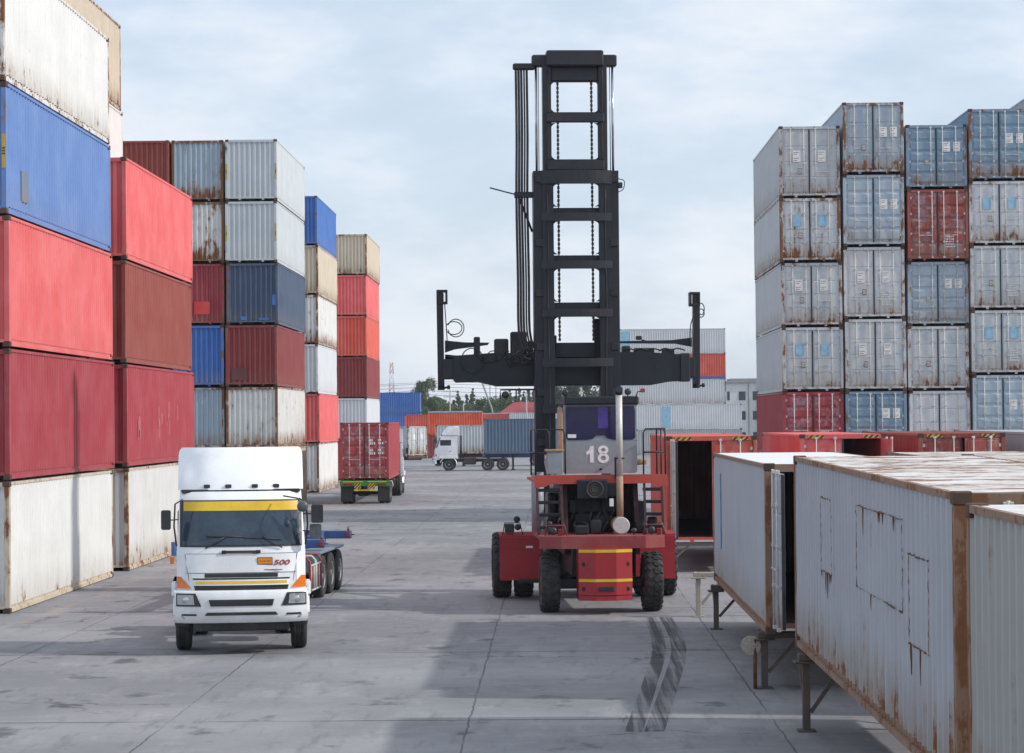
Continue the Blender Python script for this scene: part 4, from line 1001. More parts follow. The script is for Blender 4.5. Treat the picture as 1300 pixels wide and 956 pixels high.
for k in range(7):
    x = -.5+k*.13; b = MB(); rr_ = rnd.uniform
    b.tube(smooth([(x,.9,2.45),(x+rr_(-.1,.1),.75,2.2),(x+rr_(-.12,.12),.7,1.95),(x+rr_(-.1,.2),.8,1.68)],5), .016, 6); hp('hydraulic_hose', b, M['hose'])
# fan unit
b = MB(); b.bbox(-.46,.2,.35,.85,2.40,2.84,.03); b.bbox(.2,.42,.45,.8,2.45,2.75,.02); fu = hp('cooling_unit', b, M['mast'])
b = MB(); b.lathe([(.33,.05),(.32,.07),(.34,.08),(.34,.10),(.32,.115),(.34,.13),(.34,.15),(.31,.165),(.31,.19),(.36,.2)], 28, axis='Y', c=(-.08,0,2.62)); b.build('fan_guard', M['chassis'], fu)
b = MB(); b.bbox(.24,.33,.34,.36,2.25,2.42,.004); b.build('service_tag', M['white_mark'], fu)
# platform
b = MB(); b.bbox(-1.38,1.55,.55,3.4,2.78,2.84,.01)
b.prism([(-1.38,2.66),(-1.15,2.68),(-1.05,2.74),(1.25,2.74),(1.35,2.68),(1.55,2.66),(1.55,2.94),(-1.38,2.94)], .50, .56, 'Y'); hp('platform', b, M['hplat'])
b = MB(); b.bbox(-1.1,-.75,.58,1.0,2.95,3.45,.015); bx = hp('battery_box', b, M['hgrey'])
b = MB(); b.bbox(-1.13,-.72,.56,1.02,3.452,3.5,.008); b.build('lid', M['wood'], bx)
# handrails
def rail(pts, name='handrail', r_=.018): b = MB(); b.tube(pts, r_, 8); hp(name, b, M['mast2'])
for x0, x1, y in ((-1.35,-1.05,.6),(1.02,1.5,.6)):
    rail([(x0,y,2.9),(x0,y,3.85),(x0+.05,y,3.93),(x1-.05,y,3.93),(x1,y,3.85),(x1,y,2.9)]); rail([(x0,y,3.42),(x1,y,3.42)])
rail([(1.5,.6,2.9),(1.5,.6,3.87),(1.5,.66,3.93),(1.5,2.2,3.93),(1.5,2.26,3.87),(1.5,2.26,2.9)]); rail([(1.5,.6,3.42),(1.5,2.26,3.42)]); rail([(1.5,1.4,2.9),(1.5,1.4,3.93)])
rail([(-1.35,.6,2.9),(-1.35,.6,3.87),(-1.35,.66,3.93),(-1.35,2.2,3.93),(-1.35,2.26,3.87),(-1.35,2.26,2.9)]); rail([(-1.35,.6,3.42),(-1.35,2.26,3.42)])
rail([(-.70,.6,2.95),(-.70,.6,3.85),(-.76,.6,3.93),(-1.0,.6,3.93)])
# ladders
for x0, x1 in ((-1.33,-.80),(1.0,1.38)):
    lad = MB()
    for x in (x0, x1): lad.bar((x,.05,1.66),(x+(.03 if x0 > 0 else 0),.62,2.8), .05, .09, m=0)
    L_ = hp('ladder', lad, M['hdark'])
    for k in range(4):
        t = (k+.6)/4.3; b = MB(); b.bbox(x0,x1,.05+.57*t-.02,.05+.57*t+.16,1.66+1.14*t-.04,1.66+1.14*t+.03,.008); b.build('step', M['mast'], L_)
# cab
cx = .16; b = MB(); hw = .82
poly = [(1.50,2.97),(1.46,3.2),(1.50,3.9),(1.62,4.46),(3.1,4.46),(3.1,2.97)]
b.prism([(1.60,2.97),(1.60,3.66),(3.1,3.66),(3.1,2.97)], cx-hw, cx+hw, 'X')
for x in (cx-hw, cx+hw-.07):
    for y in (1.62, 3.03): b.bbox(x, x+.07, y, y+.07, 3.66, 4.47, .01)
cab = hp('cab', b, M['hgrey'])
b = MB(); pts = rrect(cx, 3.30, hw, .36, .08); b.prism(pts, 1.52, 1.60, 'Y'); b.build('rear_panel', M['hgrey'], cab)
b = MB(); pts = rrect(cx, 4.075, hw, .42, .10); b.prism(pts, 1.56, 1.605, 'Y'); wf = b.build('window_frame', M['hgrey'], cab)
b = MB(); gp_ = [(cx-hw+.07,4.44),(cx+hw-.07,4.44),(cx+hw-.04,4.36),(cx+hw-.04,3.74),(cx+hw-.1,3.69),(cx+.32,3.69),(cx+.16,3.72),(cx+.1,3.79),(cx-.1,3.79),(cx-.16,3.72),(cx-.32,3.69),(cx-hw+.1,3.69),(cx-hw+.05,3.74),(cx-hw+.05,4.38)]
b.prism(gp_, 1.545, 1.559, 'Y'); rw = b.build('rear_window', M['vglass'], wf)
b = MB(); b.box(cx-.05,cx+.17,1.541,1.5445,3.95,4.42); b.build('sun_strip', M['vlight'], rw)
b = MB(); b.box(cx-.73,cx-.54,1.541,1.5445,3.74,3.82); b.build('sticker', M['white_mark'], rw)
for x in (cx-hw+.01, cx+hw-.015):
    b = MB(); b.box(x, x+.006, 1.72, 3.0, 3.7, 4.42); b.build('side_window', M['vglass'], cab)
b = MB(); b.box(cx-hw+.08, cx+hw-.08, 3.05, 3.06, 3.3, 4.42); b.build('front_window', M['vglass'], cab)
b = MB(); b.bbox(cx-hw+.02, cx+hw+.04, 1.44, 3.2, 4.475, 4.66, .03); b.build('cab_roof', M['mast'], cab)
b = MB(); zc, hh = 3.37, .185
b.prism([(cx-.24,zc-hh),(cx-.155,zc-hh),(cx-.155,zc+hh),(cx-.225,zc+hh),(cx-.265,zc+hh-.09),(cx-.32,zc+hh-.13),(cx-.32,zc+hh-.205),(cx-.24,zc+hh-.16)], 1.512, 1.519, 'Y'); b.build('digit_one', M['white_mark'], cab)
b = MB(); n = 28
def ring(cz, ro, ri, hz):
    o_ = [b.vs([(cx+.06+ro*math.cos(t), yv, cz+hz*math.sin(t)) for t in [2*math.pi*k/n for k in range(n)]]) for yv in (1.512, 1.519)]
    i_ = [b.vs([(cx+.06+ri*math.cos(t), yv, cz+(hz-.058)*math.sin(t)) for t in [2*math.pi*k/n for k in range(n)]]) for yv in (1.512, 1.519)]
    for k in range(n):
        j = (k+1) % n
        b.face((o_[0]+k,o_[0]+j,i_[0]+j,i_[0]+k)); b.face((o_[0]+k,o_[0]+j,o_[1]+j,o_[1]+k)); b.face((i_[0]+k,i_[0]+j,i_[1]+j,i_[1]+k))
ring(zc+.098, .115, .05, .098); ring(zc-.085, .128, .06, .112); b.build('digit_eight', M['white_mark'], cab)
b = MB(); b.bbox(cx-.03,cx+.03,1.49,1.52,3.02,3.06,.005); b.build('catch', M['mast'], cab)
b = MB(); b.bbox(cx-hw-.14,cx-hw-.02,1.5,1.62,3.0,4.42,.02); b.build('cab_side_post', M['exrust'], cab)
b = MB(); b.tube([(cx+hw,1.7,3.18),(cx+hw+.22,1.66,3.2)], .07, 10); b.build('work_lamp', M['wood'], cab)
for x, y, z in ((cx-.78,1.5,4.75),(cx+.62,1.5,4.76)):
    b = MB(); b.lathe([(-.06,.03),(-.05,.075),(.02,.075),(.05,.03)], 14, axis='Y', c=(x,y,z)); b.tube([(x,y,z-.05),(x,y,4.64)], .014, 6); b.build('work_lamp', M['bplastic'], cab)
b = MB(); b.tube([(cx+.8,1.5,4.62),(cx+.83,1.48,4.75),(cx+.95,1.46,4.78)], .016, 6); b.bbox(cx+.9,cx+1.0,1.42,1.5,4.74,4.83,.01); b.build('camera_bracket', M['redpipe'], cab)
# exhaust
b = MB(); b.tube([(.475,.42,1.98),(.475,.42,2.9)], .076, 16); hp('exhaust_lower', b, M['exrust'])
b = MB(); b.tube([(.475,.42,2.9),(.475,.42,4.72)], .072, 16); b.tube([(.475,.42,4.70),(.475,.40,4.76),(.47,.32,4.80)], .082, 14, m=1)
b.bbox(.36,.58,.36,.5,3.28,3.31,.004,m=1); b.bbox(.37,.42,.44,.5,2.84,3.32,.004,m=1); hp('exhaust_pipe', b, [M['exhaust'], M['mast']])
b = MB(); b.lathe([(-.12,.01),(-.12,.17),(-.10,.185),(-.06,.185),(-.05,.175),(.55,.175),(.55,.05)], 24, axis='Y', c=(.45,0,1.85), ms=[1,1,1,1,0,0], sm=False); b.bbox(.32,.58,.0,.4,1.66,1.71,.01); hp('muffler', b, [M['exrust'], M['galv']])
# lamps on deck
for x in (-1.0, 1.12):
    b = MB(); b.tube([(x-.22,-.35,1.66),(x-.18,-.35,1.88),(x+.2,-.35,1.88),(x+.26,-.35,1.66)], .015, 6); gd = hp('lamp_guard', b, M['hdeck'])
    b = MB(); b.lathe([(-.05,.03),(-.05,.085),(.04,.08),(.07,.03)], 16, axis='Y', c=(x-.05,-.35,1.76)); b.build('lamp', M['bplastic'], gd)
    b = MB(); b.bbox(x+.06,x+.16,-.4,-.3,1.66,1.8,.01); b.build('tail_lamp', M['red_lamp'], gd)
for x, y, z in ((.95,-.2,1.86),(1.3,-.1,1.86),(-1.1,.0,1.9),(.7,-.3,1.75)):
    b = MB(); b.tube([(x,y,1.66),(x,y,z)], .02, 6); b.lathe([(-.05,.02),(-.04,.06),(.03,.06),(.05,.02)], 12, axis='Y', c=(x,y,z)); hp('beacon', b, M['bplastic'])
# front mudguards
for s in (-1, 1):
    a, c = (-2.02,-1.05) if s < 0 else (1.12, 2.03)
    b = MB(); b.prism([(3.55,.62),(3.45,1.40),(3.6,1.50),(5.2,1.50),(5.35,1.35),(5.3,1.44),(3.62,1.56),(3.38,1.44),(3.44,.48),(3.5,.48)], a, c, 'X')
    b.box(a, c, 3.40, 3.44, .46, 1.49); mg = hp('mudguard', b, M['hred'])
    b = MB(); (b.bbox(-1.6,-1.02,3.0,3.42,.42,.48,.01) if s < 0 else b.bbox(1.2,1.7,3.1,3.42,.42,.48,.01)); b.build('step', M['mast2'], mg)
    if s < 0:
        b = MB(); b.tube([(-1.95,3.5,1.5),(-1.9,3.5,1.78),(-1.55,3.5,1.78),(-1.48,3.5,1.5)], .014, 6); b.bbox(-1.9,-1.68,3.45,3.6,1.56,1.76,.02)
        for x, z in ((-1.6,1.68),(-1.62,1.86)): b.lathe([(-.06,.03),(-.05,.075),(.02,.075),(.05,.03)], 14, axis='Y', c=(x,3.48,z))
        b.build('work_lamp', M['bplastic'], mg)
        b = MB(); b.box(-1.42,-1.26,3.392,3.398,1.2,1.38); b.build('label_plate', M['white_mark'], mg)
# mast: fixed outer stage
MY = 6.0
mast = MB()
for s in (-1, 1):
    a, c = sorted((s*.80, s*1.03)); mast.bbox(a, c, MY-.28, MY-.22, .35, 10.15, .005); mast.bbox(a, c, MY+.22, MY+.28, .35, 10.15, .005)
    a, c = sorted((s*.97, s*1.03)); mast.bbox(a, c, MY-.22, MY+.22, .35, 10.15, .005)
    a, c = sorted((s*.55, s*.82)); mast.bbox(a, c, MY-.32, MY-.26, .6, 10.05, .005)
ms = hp('outer_mast', mast, M['mast'])
for z0_, z1_, y_ in ((9.83,10.15,-.42),(8.93,9.12,-.42),(7.78,7.97,-.42),(6.62,6.81,-.42),(5.42,5.62,-.42),(4.30,4.52,-.38)):
    b = MB(); n = 9; i0 = []
    for k in range(n+1):
        x = -.86+1.72*k/n; yy = MY-.34+y_*.35*(1-(2*k/n-1)**2)
        i0.append(b.vs([(x, MY-.30, z0_), (x, yy, z0_), (x, yy, z1_), (x, MY-.30, z1_)]))
    for p_, q_ in zip(i0, i0[1:]):
        for t in range(4): b.face((p_+t, p_+(t+1) % 4, q_+(t+1) % 4, q_+t))
    b.face([i0[0]+t for t in range(4)]); b.face([i0[-1]+t for t in range(4)]); b.build('cross_member', M['mast2'], ms)
for z0_, z1_ in ((9.13,9.27),(7.98,8.12),(6.82,6.98)):
    b = MB(); b.bbox(-.60,.60,MY-.1,MY,z0_-.02,z1_,.02); b.build('back_bar', M['mast'], ms)
# inner stage
b = MB()
for s in (-1, 1):
    a, c = sorted((s*.575, s*.78)); b.bbox(a, c, MY-.18, MY-.12, 3.4, 12.95, .005); b.bbox(a, c, MY+.12, MY+.18, 3.4, 12.95, .005)
    a, c = sorted((s*.72, s*.78)); b.bbox(a, c, MY-.12, MY+.12, 3.4, 12.95, .005)
im = hp('inner_mast', b, M['mast2'])
for z0_, z1_, x_, y0_, y1_ in ((12.68,13.06,.69,-.34,.2),(12.70,12.98,1.03,-.14,.14),(12.33,12.70,.58,-.1,.1),(11.32,11.57,.70,-.24,-.18),(10.16,10.43,.70,-.24,-.18)):
    b = MB(); b.bbox(-x_,x_,MY+y0_,MY+y1_,z0_,z1_,.03); b.build('cross_member', M['mast2'], im)
for s in (-1, 1):
    b = MB()
    for z in (12.33,11.57,11.32,10.43):  # gussets rounding the openings
        sg = -1 if z in (12.33,11.32) else 1
        b.prism([(s*.58,z),(s*.47,z),(s*.52,z+sg*.03),(s*.56,z+sg*.07),(s*.58,z+sg*.12)], MY-.13, MY-.09, 'Y')
    b.build('gusset', M['mast2'], im)
    b = MB()
    for z in (9.83,9.28,8.93,8.13,7.78,6.99,6.62):
        sg = -1 if z in (9.83,8.93,7.78,6.62) else 1
        b.prism([(s*.58,z),(s*.45,z),(s*.51,z+sg*.03),(s*.56,z+sg*.08),(s*.58,z+sg*.14)], MY-.31, MY-.27, 'Y')
    b.build('gusset', M['mast'], ms)
    # rods and chains
    b = MB(); b.tube([(s*.93,MY,10.1),(s*.93,MY,12.75)], .03, 10); b.tube([(s*.87,MY+.05,10.1),(s*.87,MY+.05,12.7)], .012, 6); hp('lift_rod', b, M['chrome'])
    b = MB(); b.tube([(s*.9,MY-.0,.6),(s*.9,MY,10.0)], .085, 12); hp('lift_cylinder', b, M['mast'])
    ch = MB(); z = 6.05
    while z < 12.45:
        ch.bbox(s*.41-.03, s*.41+.03, MY-.06, MY-.02, z, z+.075, .006); ch.box(s*.41-.014, s*.41+.014, MY-.055, MY-.025, z+.06, z+.12); z += .105
    ch.bbox(s*.41-.05, s*.41+.05, MY-.08, MY, 12.42, 12.6, .01); hp('lift_chain', ch, M['chain'])
for s in (-1, 1):
    for z in (9.95, 8.4, 7.2, 5.9, 4.8, 3.6):
        b = MB(); b.bbox(s*.9-.09, s*.9+.09, MY-.34, MY-.28, z-.09, z+.09, .01)
        for dx in (-.06,.06):
            for dz in (-.06,.06): b.lathe([(MY-.36,.012),(MY-.34,.014)], 6, axis='Y', c=(s*.9+dx,0,z+dz))
        b.build('bolt_plate', M['mast2'], ms)
    b = MB(); b.tube(smooth([(s*.7,MY-.36,9.7),(s*.69,MY-.37,8.2),(s*.71,MY-.36,6.9),(s*.68,MY-.37,5.0),(s*.7,MY-.36,3.2)],4), .018, 6); b.build('hose', M['hose'], ms)
    b = MB(); b.tube(smooth([(s*.66,MY-.2,12.6),(s*.65,MY-.21,11.4),(s*.66,MY-.2,10.3)],4), .016, 6); b.build('hose', M['hose'], im)
# tilt cylinders from frame to mast
for s in (-1, 1):
    b = MB(); b.tube([(s*.72,3.9,2.5),(s*.78,5.2,3.15)], .09, 12, m=0); b.tube([(s*.78,5.2,3.15),(s*.82,5.7,3.4)], .05, 10, m=1); hp('tilt_cylinder', b, [M['hgrey'], M['chrome']])
# hose bundle left of the mast
hb = MB(); hb.bbox(-1.49,-.95,MY-.1,MY+.05,12.62,12.78,.03); hx = hp('hose_arm', hb, M['mast'])
for k in range(5):
    x = -1.42+k*.066; b = MB(); b.tube(smooth([(x,MY-.06,12.7),(x+.008,MY-.06,11.0),(x-.01,MY-.06,9.5),(x+.01,MY-.06,7.6),(x+.02,MY-.06,6.3),(x+.16,MY-.1,5.8)],4), .030 if k != 3 else .022, 8)
    b.build('hose', M['hose'] if k not in (1,) else M['mast2'], hx)
b = MB(); b.bbox(-1.48,-1.03,MY-.12,MY+.02,9.52,9.66,.01); b.build('hose_clamp', M['mast2'], hx)
b = MB(); b.tube([(-1.45,MY-.05,9.6),(-2.08,MY-.3,9.74)], .018, 6); b.tube([(-1.35,MY,9.5),(-1.05,MY,8.7)], .03, 6); b.build('guide_rod', M['mast2'], hx)
b = MB(); b.tube(smooth([(.98,MY-.3,9.95),(1.16,MY-.3,9.9),(1.14,MY-.3,9.7),(1.0,MY-.3,9.62)],5), .012, 6); b.bbox(1.02,1.12,MY-.34,MY-.26,9.72,9.86,.01); hp('sensor_cable', b, M['hose'])
# carriage and spreader
SY = 7.1
b = MB(); b.bbox(-.50,.50,MY+.3,MY+.42,5.66,6.02,.01); b.bbox(-.62,.62,MY+.3,MY+.5,4.98,5.45,.02)
for s in (-1, 1):
    a, c = sorted((s*.46, s*.6)); b.bbox(a,c,MY+.3,MY+.42,5.4,6.6 if s > 0 else 6.2,.01)
b.bbox(-.9,.9,MY+.5,SY-.2,5.05,5.75,.03); car = hp('carriage', b, M['mast'])
b = MB()
b.prism([(-2.92,5.74),(-2.96,5.68),(-2.96,5.14),(-2.9,5.08),(-2.35,5.09),(-1.9,4.98),(1.9,4.98),(2.35,5.06),(2.72,5.08),(2.72,5.72),(1.75,5.80),(-2.0,5.80)], SY-.25, SY+.2, 'Y'); spb = hp('spreader_beam', b, M['mast'])
b = MB(); b.bbox(-3.24,-2.9,SY-.18,SY+.12,5.16,5.66,.02); b.bbox(2.7,3.0,SY-.18,SY+.12,5.16,5.66,.02); b.build('extension_beam', M['mast2'], spb)
b = MB(); b.bbox(2.62,2.86,SY-.3,SY+.22,5.06,5.76,.02); b.bbox(2.0,2.1,SY-.27,SY-.25,5.38,5.48,.004); b.build('beam_collar', M['mast2'], spb)
for s, xa, xb, zt in ((-1,-3.36,-3.16,7.33),(1,2.94,3.14,7.24)):
    arm = MB(); arm.prism([(xa+.02,5.0),(xb-.02,5.0),(xb-(.04 if s < 0 else 0),zt),(xa+(0 if s < 0 else .04),zt)], SY-.15, SY+.1, 'Y')
    ao = hp('end_arm', arm, M['mast'])
    b = MB(); x0, x1 = (xa, xa+.27) if s < 0 else (xa-.06, xa+.2)
    b.bbox(x0,x1,SY-.2,SY+.1,zt-.03,zt+.03,.008); b.bbox(x0,x0+.05,SY-.2,SY+.1,zt-.3,zt,.008); b.bbox(x1-.05,x1,SY-.2,SY+.1,zt-.3,zt,.008); b.bbox(x0,x1,SY-.2,SY+.1,zt-.32,zt-.26,.008); b.tube([((x0+x1)/2,SY,zt-.05),((x0+x1)/2,SY,zt-.28)], .045, 8)
    b.build('corner_guide', M['mast2'], ao)
    b = MB(); b.tube([((xa+xb)/2,SY,5.02),((xa+xb)/2,SY,4.9)], .09, 10); b.tube([((xa+xb)/2,SY,4.94),((xa+xb)/2+.22,SY,4.98)], .03, 6); b.tube([((xa+xb)/2+.18,SY,5.02),((xa+xb)/2+.18,SY,4.92)], .035, 6); b.build('twist_lock', M['mast'], ao)
    b = MB(); ref = (xb if s < 0 else xa)
    if s < 0:
        b.prism([(ref,6.12),(ref,5.82),(ref+.25,5.9),(ref+1.05,6.0),(ref+1.1,6.06),(ref+.5,6.07)], SY-.05, SY+.05, 'Y')
        b.tube([(ref,SY,5.72),(ref+.35,SY,5.7),(ref+.75,SY,5.72)], [.06,.045,.03], 8)
    else:
        b.prism([(ref,6.15),(ref,5.92),(ref-.4,6.0),(ref-1.9,6.02),(ref-2.05,5.96),(ref-2.1,6.0),(ref-1.95,6.07),(ref-.5,6.09)], SY-.05, SY+.05, 'Y')
    b.build('tie_arm', M['mast'], ao)
    for q in range(2):
        b = MB(); cx_, cz_ = (xb+.22+.05*q, 6.42) if s < 0 else (xb+.03, 6.75+.1*q); rr_ = .2 if s < 0 else .13
        b.tube([(cx_+rr_*math.cos(R(a))*(1.0 if s < 0 else .6), SY-.1-.02*q, cz_+rr_*(.8+.3*q)*math.sin(R(a))) for a in range(-170, 175, 22)], .014, 6); b.build('hose_loop', M['hose'], ao)
    b = MB(); b.tube(smooth([(xb if s < 0 else xb,SY-.12,7.0),((xb if s < 0 else xa)-s*.03,SY-.17,6.5),((xb if s < 0 else xa)-s*.06,SY-.17,5.95)],4), .014, 6); b.build('hose', M['hose'], ao)
# clutter of hoses, valves on the beam
for bb in ((-1.55,-1.15,SY-.2,SY+.1,5.78,6.32,.03), (-1.95,-1.6,SY-.15,SY+.1,5.78,6.15,.03), (-2.45,-2.3,SY-.15,SY+.1,5.76,6.2,.02), (-1.12,-1.0,SY-.2,SY+.1,5.78,6.1,.02), (1.5,2.0,SY-.15,SY+.1,5.78,5.9,.02), (1.2,1.4,SY-.2,SY+.1,5.78,5.95,.02), (2.2,2.5,SY-.1,SY+.1,5.72,5.88,.02)):
    b = MB(); b.bbox(*bb); b.build('valve_block', M['mast2'], spb)
for k in range(12):
    x = rnd.uniform(-2.7,-1.2); w_ = rnd.uniform(.3,.9); b = MB(); b.tube(smooth([(x,SY-.26,5.8),(x+w_*.3,SY-.3,rnd.uniform(5.45,5.7)),(x+w_*.7,SY-.28,rnd.uniform(5.6,5.85)),(x+w_,SY-.22,5.85)],5), rnd.uniform(.012,.02), 6); b.build('hose', M['hose'], spb)
b = MB(); b.tube([(-2.5+.27*math.cos(R(a)),SY-.32,5.62+.30*math.sin(R(a))) for a in range(0,361,20)], .016, 6); b.build('hose_loop', M['hose'], spb)
for k in range(5):
    x = 1.2+k*.3; b = MB(); b.tube(smooth([(x,SY-.2,5.82),(x+.15,SY-.22,5.88),(x+.35,SY-.2,5.83)],4), .02, 6); b.build('hose', M['hose'], spb)
b = MB(); b.bbox(1.55,1.7,SY-.1,SY,6.1,6.2,.02); b.tube([(1.7,SY,6.1),(1.95,SY,6.03)], .02, 6); b.build('sensor', M['mast2'], spb)
# work light on its bracket
b = MB(); b.tube([(-1.0,MY-.1,4.88),(-1.86,MY-.1,4.88),(-1.86,MY-.1,4.66)], .022, 6); b.tube([(-1.48,MY-.1,4.88),(-1.48,MY-.1,4.66)], .02, 6); lb = hp('lamp_bracket', b, M['mast'])
b = MB(); b.lathe([(-.07,.03),(-.06,.09),(.03,.09),(.07,.03)], 14, axis='Y', c=(-1.74,MY-.1,4.76)); b.build('work_lamp', M['bplastic'], lb)
# mast foot
b = MB(); b.bbox(-1.05,1.05,MY-.35,MY+.35,.30,.6,.03); b.bbox(-.9,.9,5.0,MY-.3,.7,1.5,.05); b.bbox(-.55,.55,MY-.2,MY-.1,1.2,2.6,.02); hp('mast_foot', b, M['mast'])

# ------------------------------------------------------------------ trees and far background
def crown_mesh(kind, seed, H, Wd, n, mat):
    rg = random.Random(seed); b = MB(); cl = []
    if kind == 'round':
        for k in range(26):
            a = rg.uniform(0, 6.28); t = rg.uniform(.30, 1.0); rr_ = Wd*.5*math.sqrt(max(.05, 1-((t-.62)/.42)**2))*rg.uniform(.3, .95)
            cl.append((rr_*math.cos(a), rr_*math.sin(a), H*t*.95, Wd*rg.uniform(.10,.2)))
    elif kind == 'cone':
        for k in range(34):
            t = rg.uniform(.15, 1.0)**.8; a = rg.uniform(0, 6.28); rr_ = Wd*.5*(1-t)*rg.uniform(.4, 1.1)
            cl.append((rr_*math.cos(a), rr_*math.sin(a), H*t, Wd*.5*(.08+.25*(1-t))))
    else:
        for k in range(30):
            a = rg.uniform(0, 6.28); t = rg.uniform(.12, .95); rr_ = Wd*.5*rg.uniform(.2, 1)*math.sqrt(max(.08, 1-((t-.45)/.6)**2))
            cl.append((rr_*math.cos(a), rr_*math.sin(a), H*t, Wd*rg.uniform(.10,.18)))
    for k in range(n):
        cx_, cy_, cz_, rad = rg.choice(cl)
        d_ = Vector((rg.gauss(0,1), rg.gauss(0,1), rg.gauss(0,1))).normalized()*rad*rg.uniform(.55, 1.12)
        p = Vector((cx_, cy_, cz_))+d_*(1 if kind != 'cone' else 1)
        u = Vector((rg.gauss(0,1), rg.gauss(0,1), rg.gauss(0,1))).normalized(); v = u.cross(d_+Vector((.01,0,0))).normalized(); s = rg.uniform(.10, .24)
        i = b.vs([p-u*s, p-v*s*.6, p+u*s, p+v*s*.6]); b.face((i,i+1,i+2,i+3))
    return b.mesh('crown', [mat])
def trunk_mesh(seed, H, r0, limbs):
    rg = random.Random(seed); b = MB()
    b.tube([(0,0,0),(rg.uniform(-.1,.1),.05,H*.35),(rg.uniform(-.2,.2),0,H*.6),(0,0,H*.92)], [r0, r0*.75, r0*.5, r0*.1], 8)
    for k in range(limbs):
        a = rg.uniform(0, 6.28); z = H*rg.uniform(.3,.7); l = H*rg.uniform(.15,.3)
        b.tube([(0,0,z),(l*.5*math.cos(a),l*.5*math.sin(a),z+l*.5),(l*math.cos(a),l*math.sin(a),z+l*.8)], [r0*.4,r0*.25,r0*.06], 6)
    return b.mesh('trunk', [M['bark']])
TR = {}
def tree(kind, x, y, H, Wd, label, seed=1, mat='leafA', n=9000, name='tree'):
    key = (kind, seed, mat)
    if key not in TR: TR[key] = (crown_mesh(kind, seed, 10, 8 if kind != 'cone' else 4.2, n, M[mat]), trunk_mesh(seed, 10, .28, 9))
    cm, tm = TR[key]
    r = root(name, (x, y, 0), seed*1.3+x, label, 'tree', 'trees beyond the yard'); r.scale = (Wd/(8 if kind != 'cone' else 4.2),)*2+(H/10,)
    link('crown', cm, r); link('trunk', tm, r); return r
def X(px, y): return (px-705)*y/F
tree('round', X(541,420), 420, 11.6, 5.6, 'tall rounded tree right of the blue container pile', 1, 'leafA')
tree('bush', X(531,415), 415, 6.6, 6, 'low leafy tree beside the tall rounded tree', 2, 'leafA')
tree('bush', X(557,450), 450, 7.0, 7, 'pale low tree left of the power pole', 3, 'leafA')
tree('bush', X(585,470), 470, 7.2, 8, 'low spreading tree right of the power pole', 2, 'leafA')
tree('bush', X(616,390), 390, 7.6, 6.4, 'bright green bushy tree above the blue container', 4, 'leafA')
tree('bush', X(633,400), 400, 8.2, 6, 'bushy tree close left of the red roof', 3, 'leafA')
for i, (px, y, hh) in enumerate(((576,520,8.6),(581,520,10.6),(586,530,9.2),(592,520,9.8),(600,540,11.4),(606,530,9.4),(642,540,9.8),(647,560,11.2),(653,540,10.2),(659,560,11.6),(665,540,10.6),(671,540,11.8),(677,560,11.0))):
    tree('cone', X(px,y), y, hh, 4.6, f'slim conifer in the far line beyond the red-roofed house', 5+i % 3, 'leafB', 4200, 'conifer')
tree('bush', X(712,380), 380, 9.6, 8, 'dark tree seen through the left of the mast window', 2, 'leafB')
tree('bush', X(738,370), 370, 10.2, 8.4, 'dark tree seen through the right of the mast window', 4, 'leafB')
tree('bush', X(690,420), 420, 9.2, 7, 'dark tree behind the left rail of the mast', 3, 'leafB')
tree('bush', X(768,395), 395, 9.8, 8, 'dark tree behind the right rail of the mast', 2, 'leafB')
tree('bush', X(942,400), 430, 7.8, 9, 'tree behind the white building', 3, 'leafB')
# far wooded skyline, one mass
rg = random.Random(9); b = MB()
for k in range(26000):
    x = rg.uniform(-190, 190); y = rg.uniform(640, 700); top = 8.3+1.3*math.sin(x*.11)+1.0*math.sin(x*.37+1)+.6*math.sin(x*.9)
    z = top*rg.random()**.6; s = rg.uniform(.4, .9); u = Vector((rg.gauss(0,1),rg.gauss(0,1)*.3,rg.gauss(0,1))).normalized(); v = Vector((-u.z,.2,u.x))
    p = Vector((x,y,z)); i = b.vs([p-u*s,p-v*s*.7,p+u*s,p+v*s*.7]); b.face((i,i+1,i+2,i+3))
tag(b.build('far_woods', M['leafB'], fix=False), 'low dark line of far woods along the horizon', 'woods', kind='stuff')

# house with red roof
hy = 372; r = root('house', (X(668,hy), hy, 0), 0, 'house with a red tiled roof behind the blue container', 'house')
b = MB(); b.box(-4.2, 4.2, 0, 7, 0, 5.0); b.build('wall', M['bwhite'], r)
b = MB(); b.vs([(-4.9,-.6,4.85),(4.9,-.6,4.85),(2.1,3.5,7.0),(-2.0,3.5,7.0),(-4.9,7.6,4.85),(4.9,7.6,4.85),(-4.9,-.6,4.7),(4.9,-.6,4.7),(4.9,7.6,4.7),(-4.9,7.6,4.7)])
for f in ((0,1,2,3),(3,2,5,4),(0,3,4),(1,5,2),(6,7,1,0),(7,8,5,1),(8,9,4,5),(9,6,0,4),(6,9,8,7)): b.face(f)
b.build('roof', M['rroof'], r)
b = MB(); b.prism([(2.1,5.0),(3.3,6.4),(4.5,5.0)], -.9, -.6, 'Y'); b.box(2.1,4.5,-.88,0,3.5,5.0); b.build('gable', M['bwhite'], r)
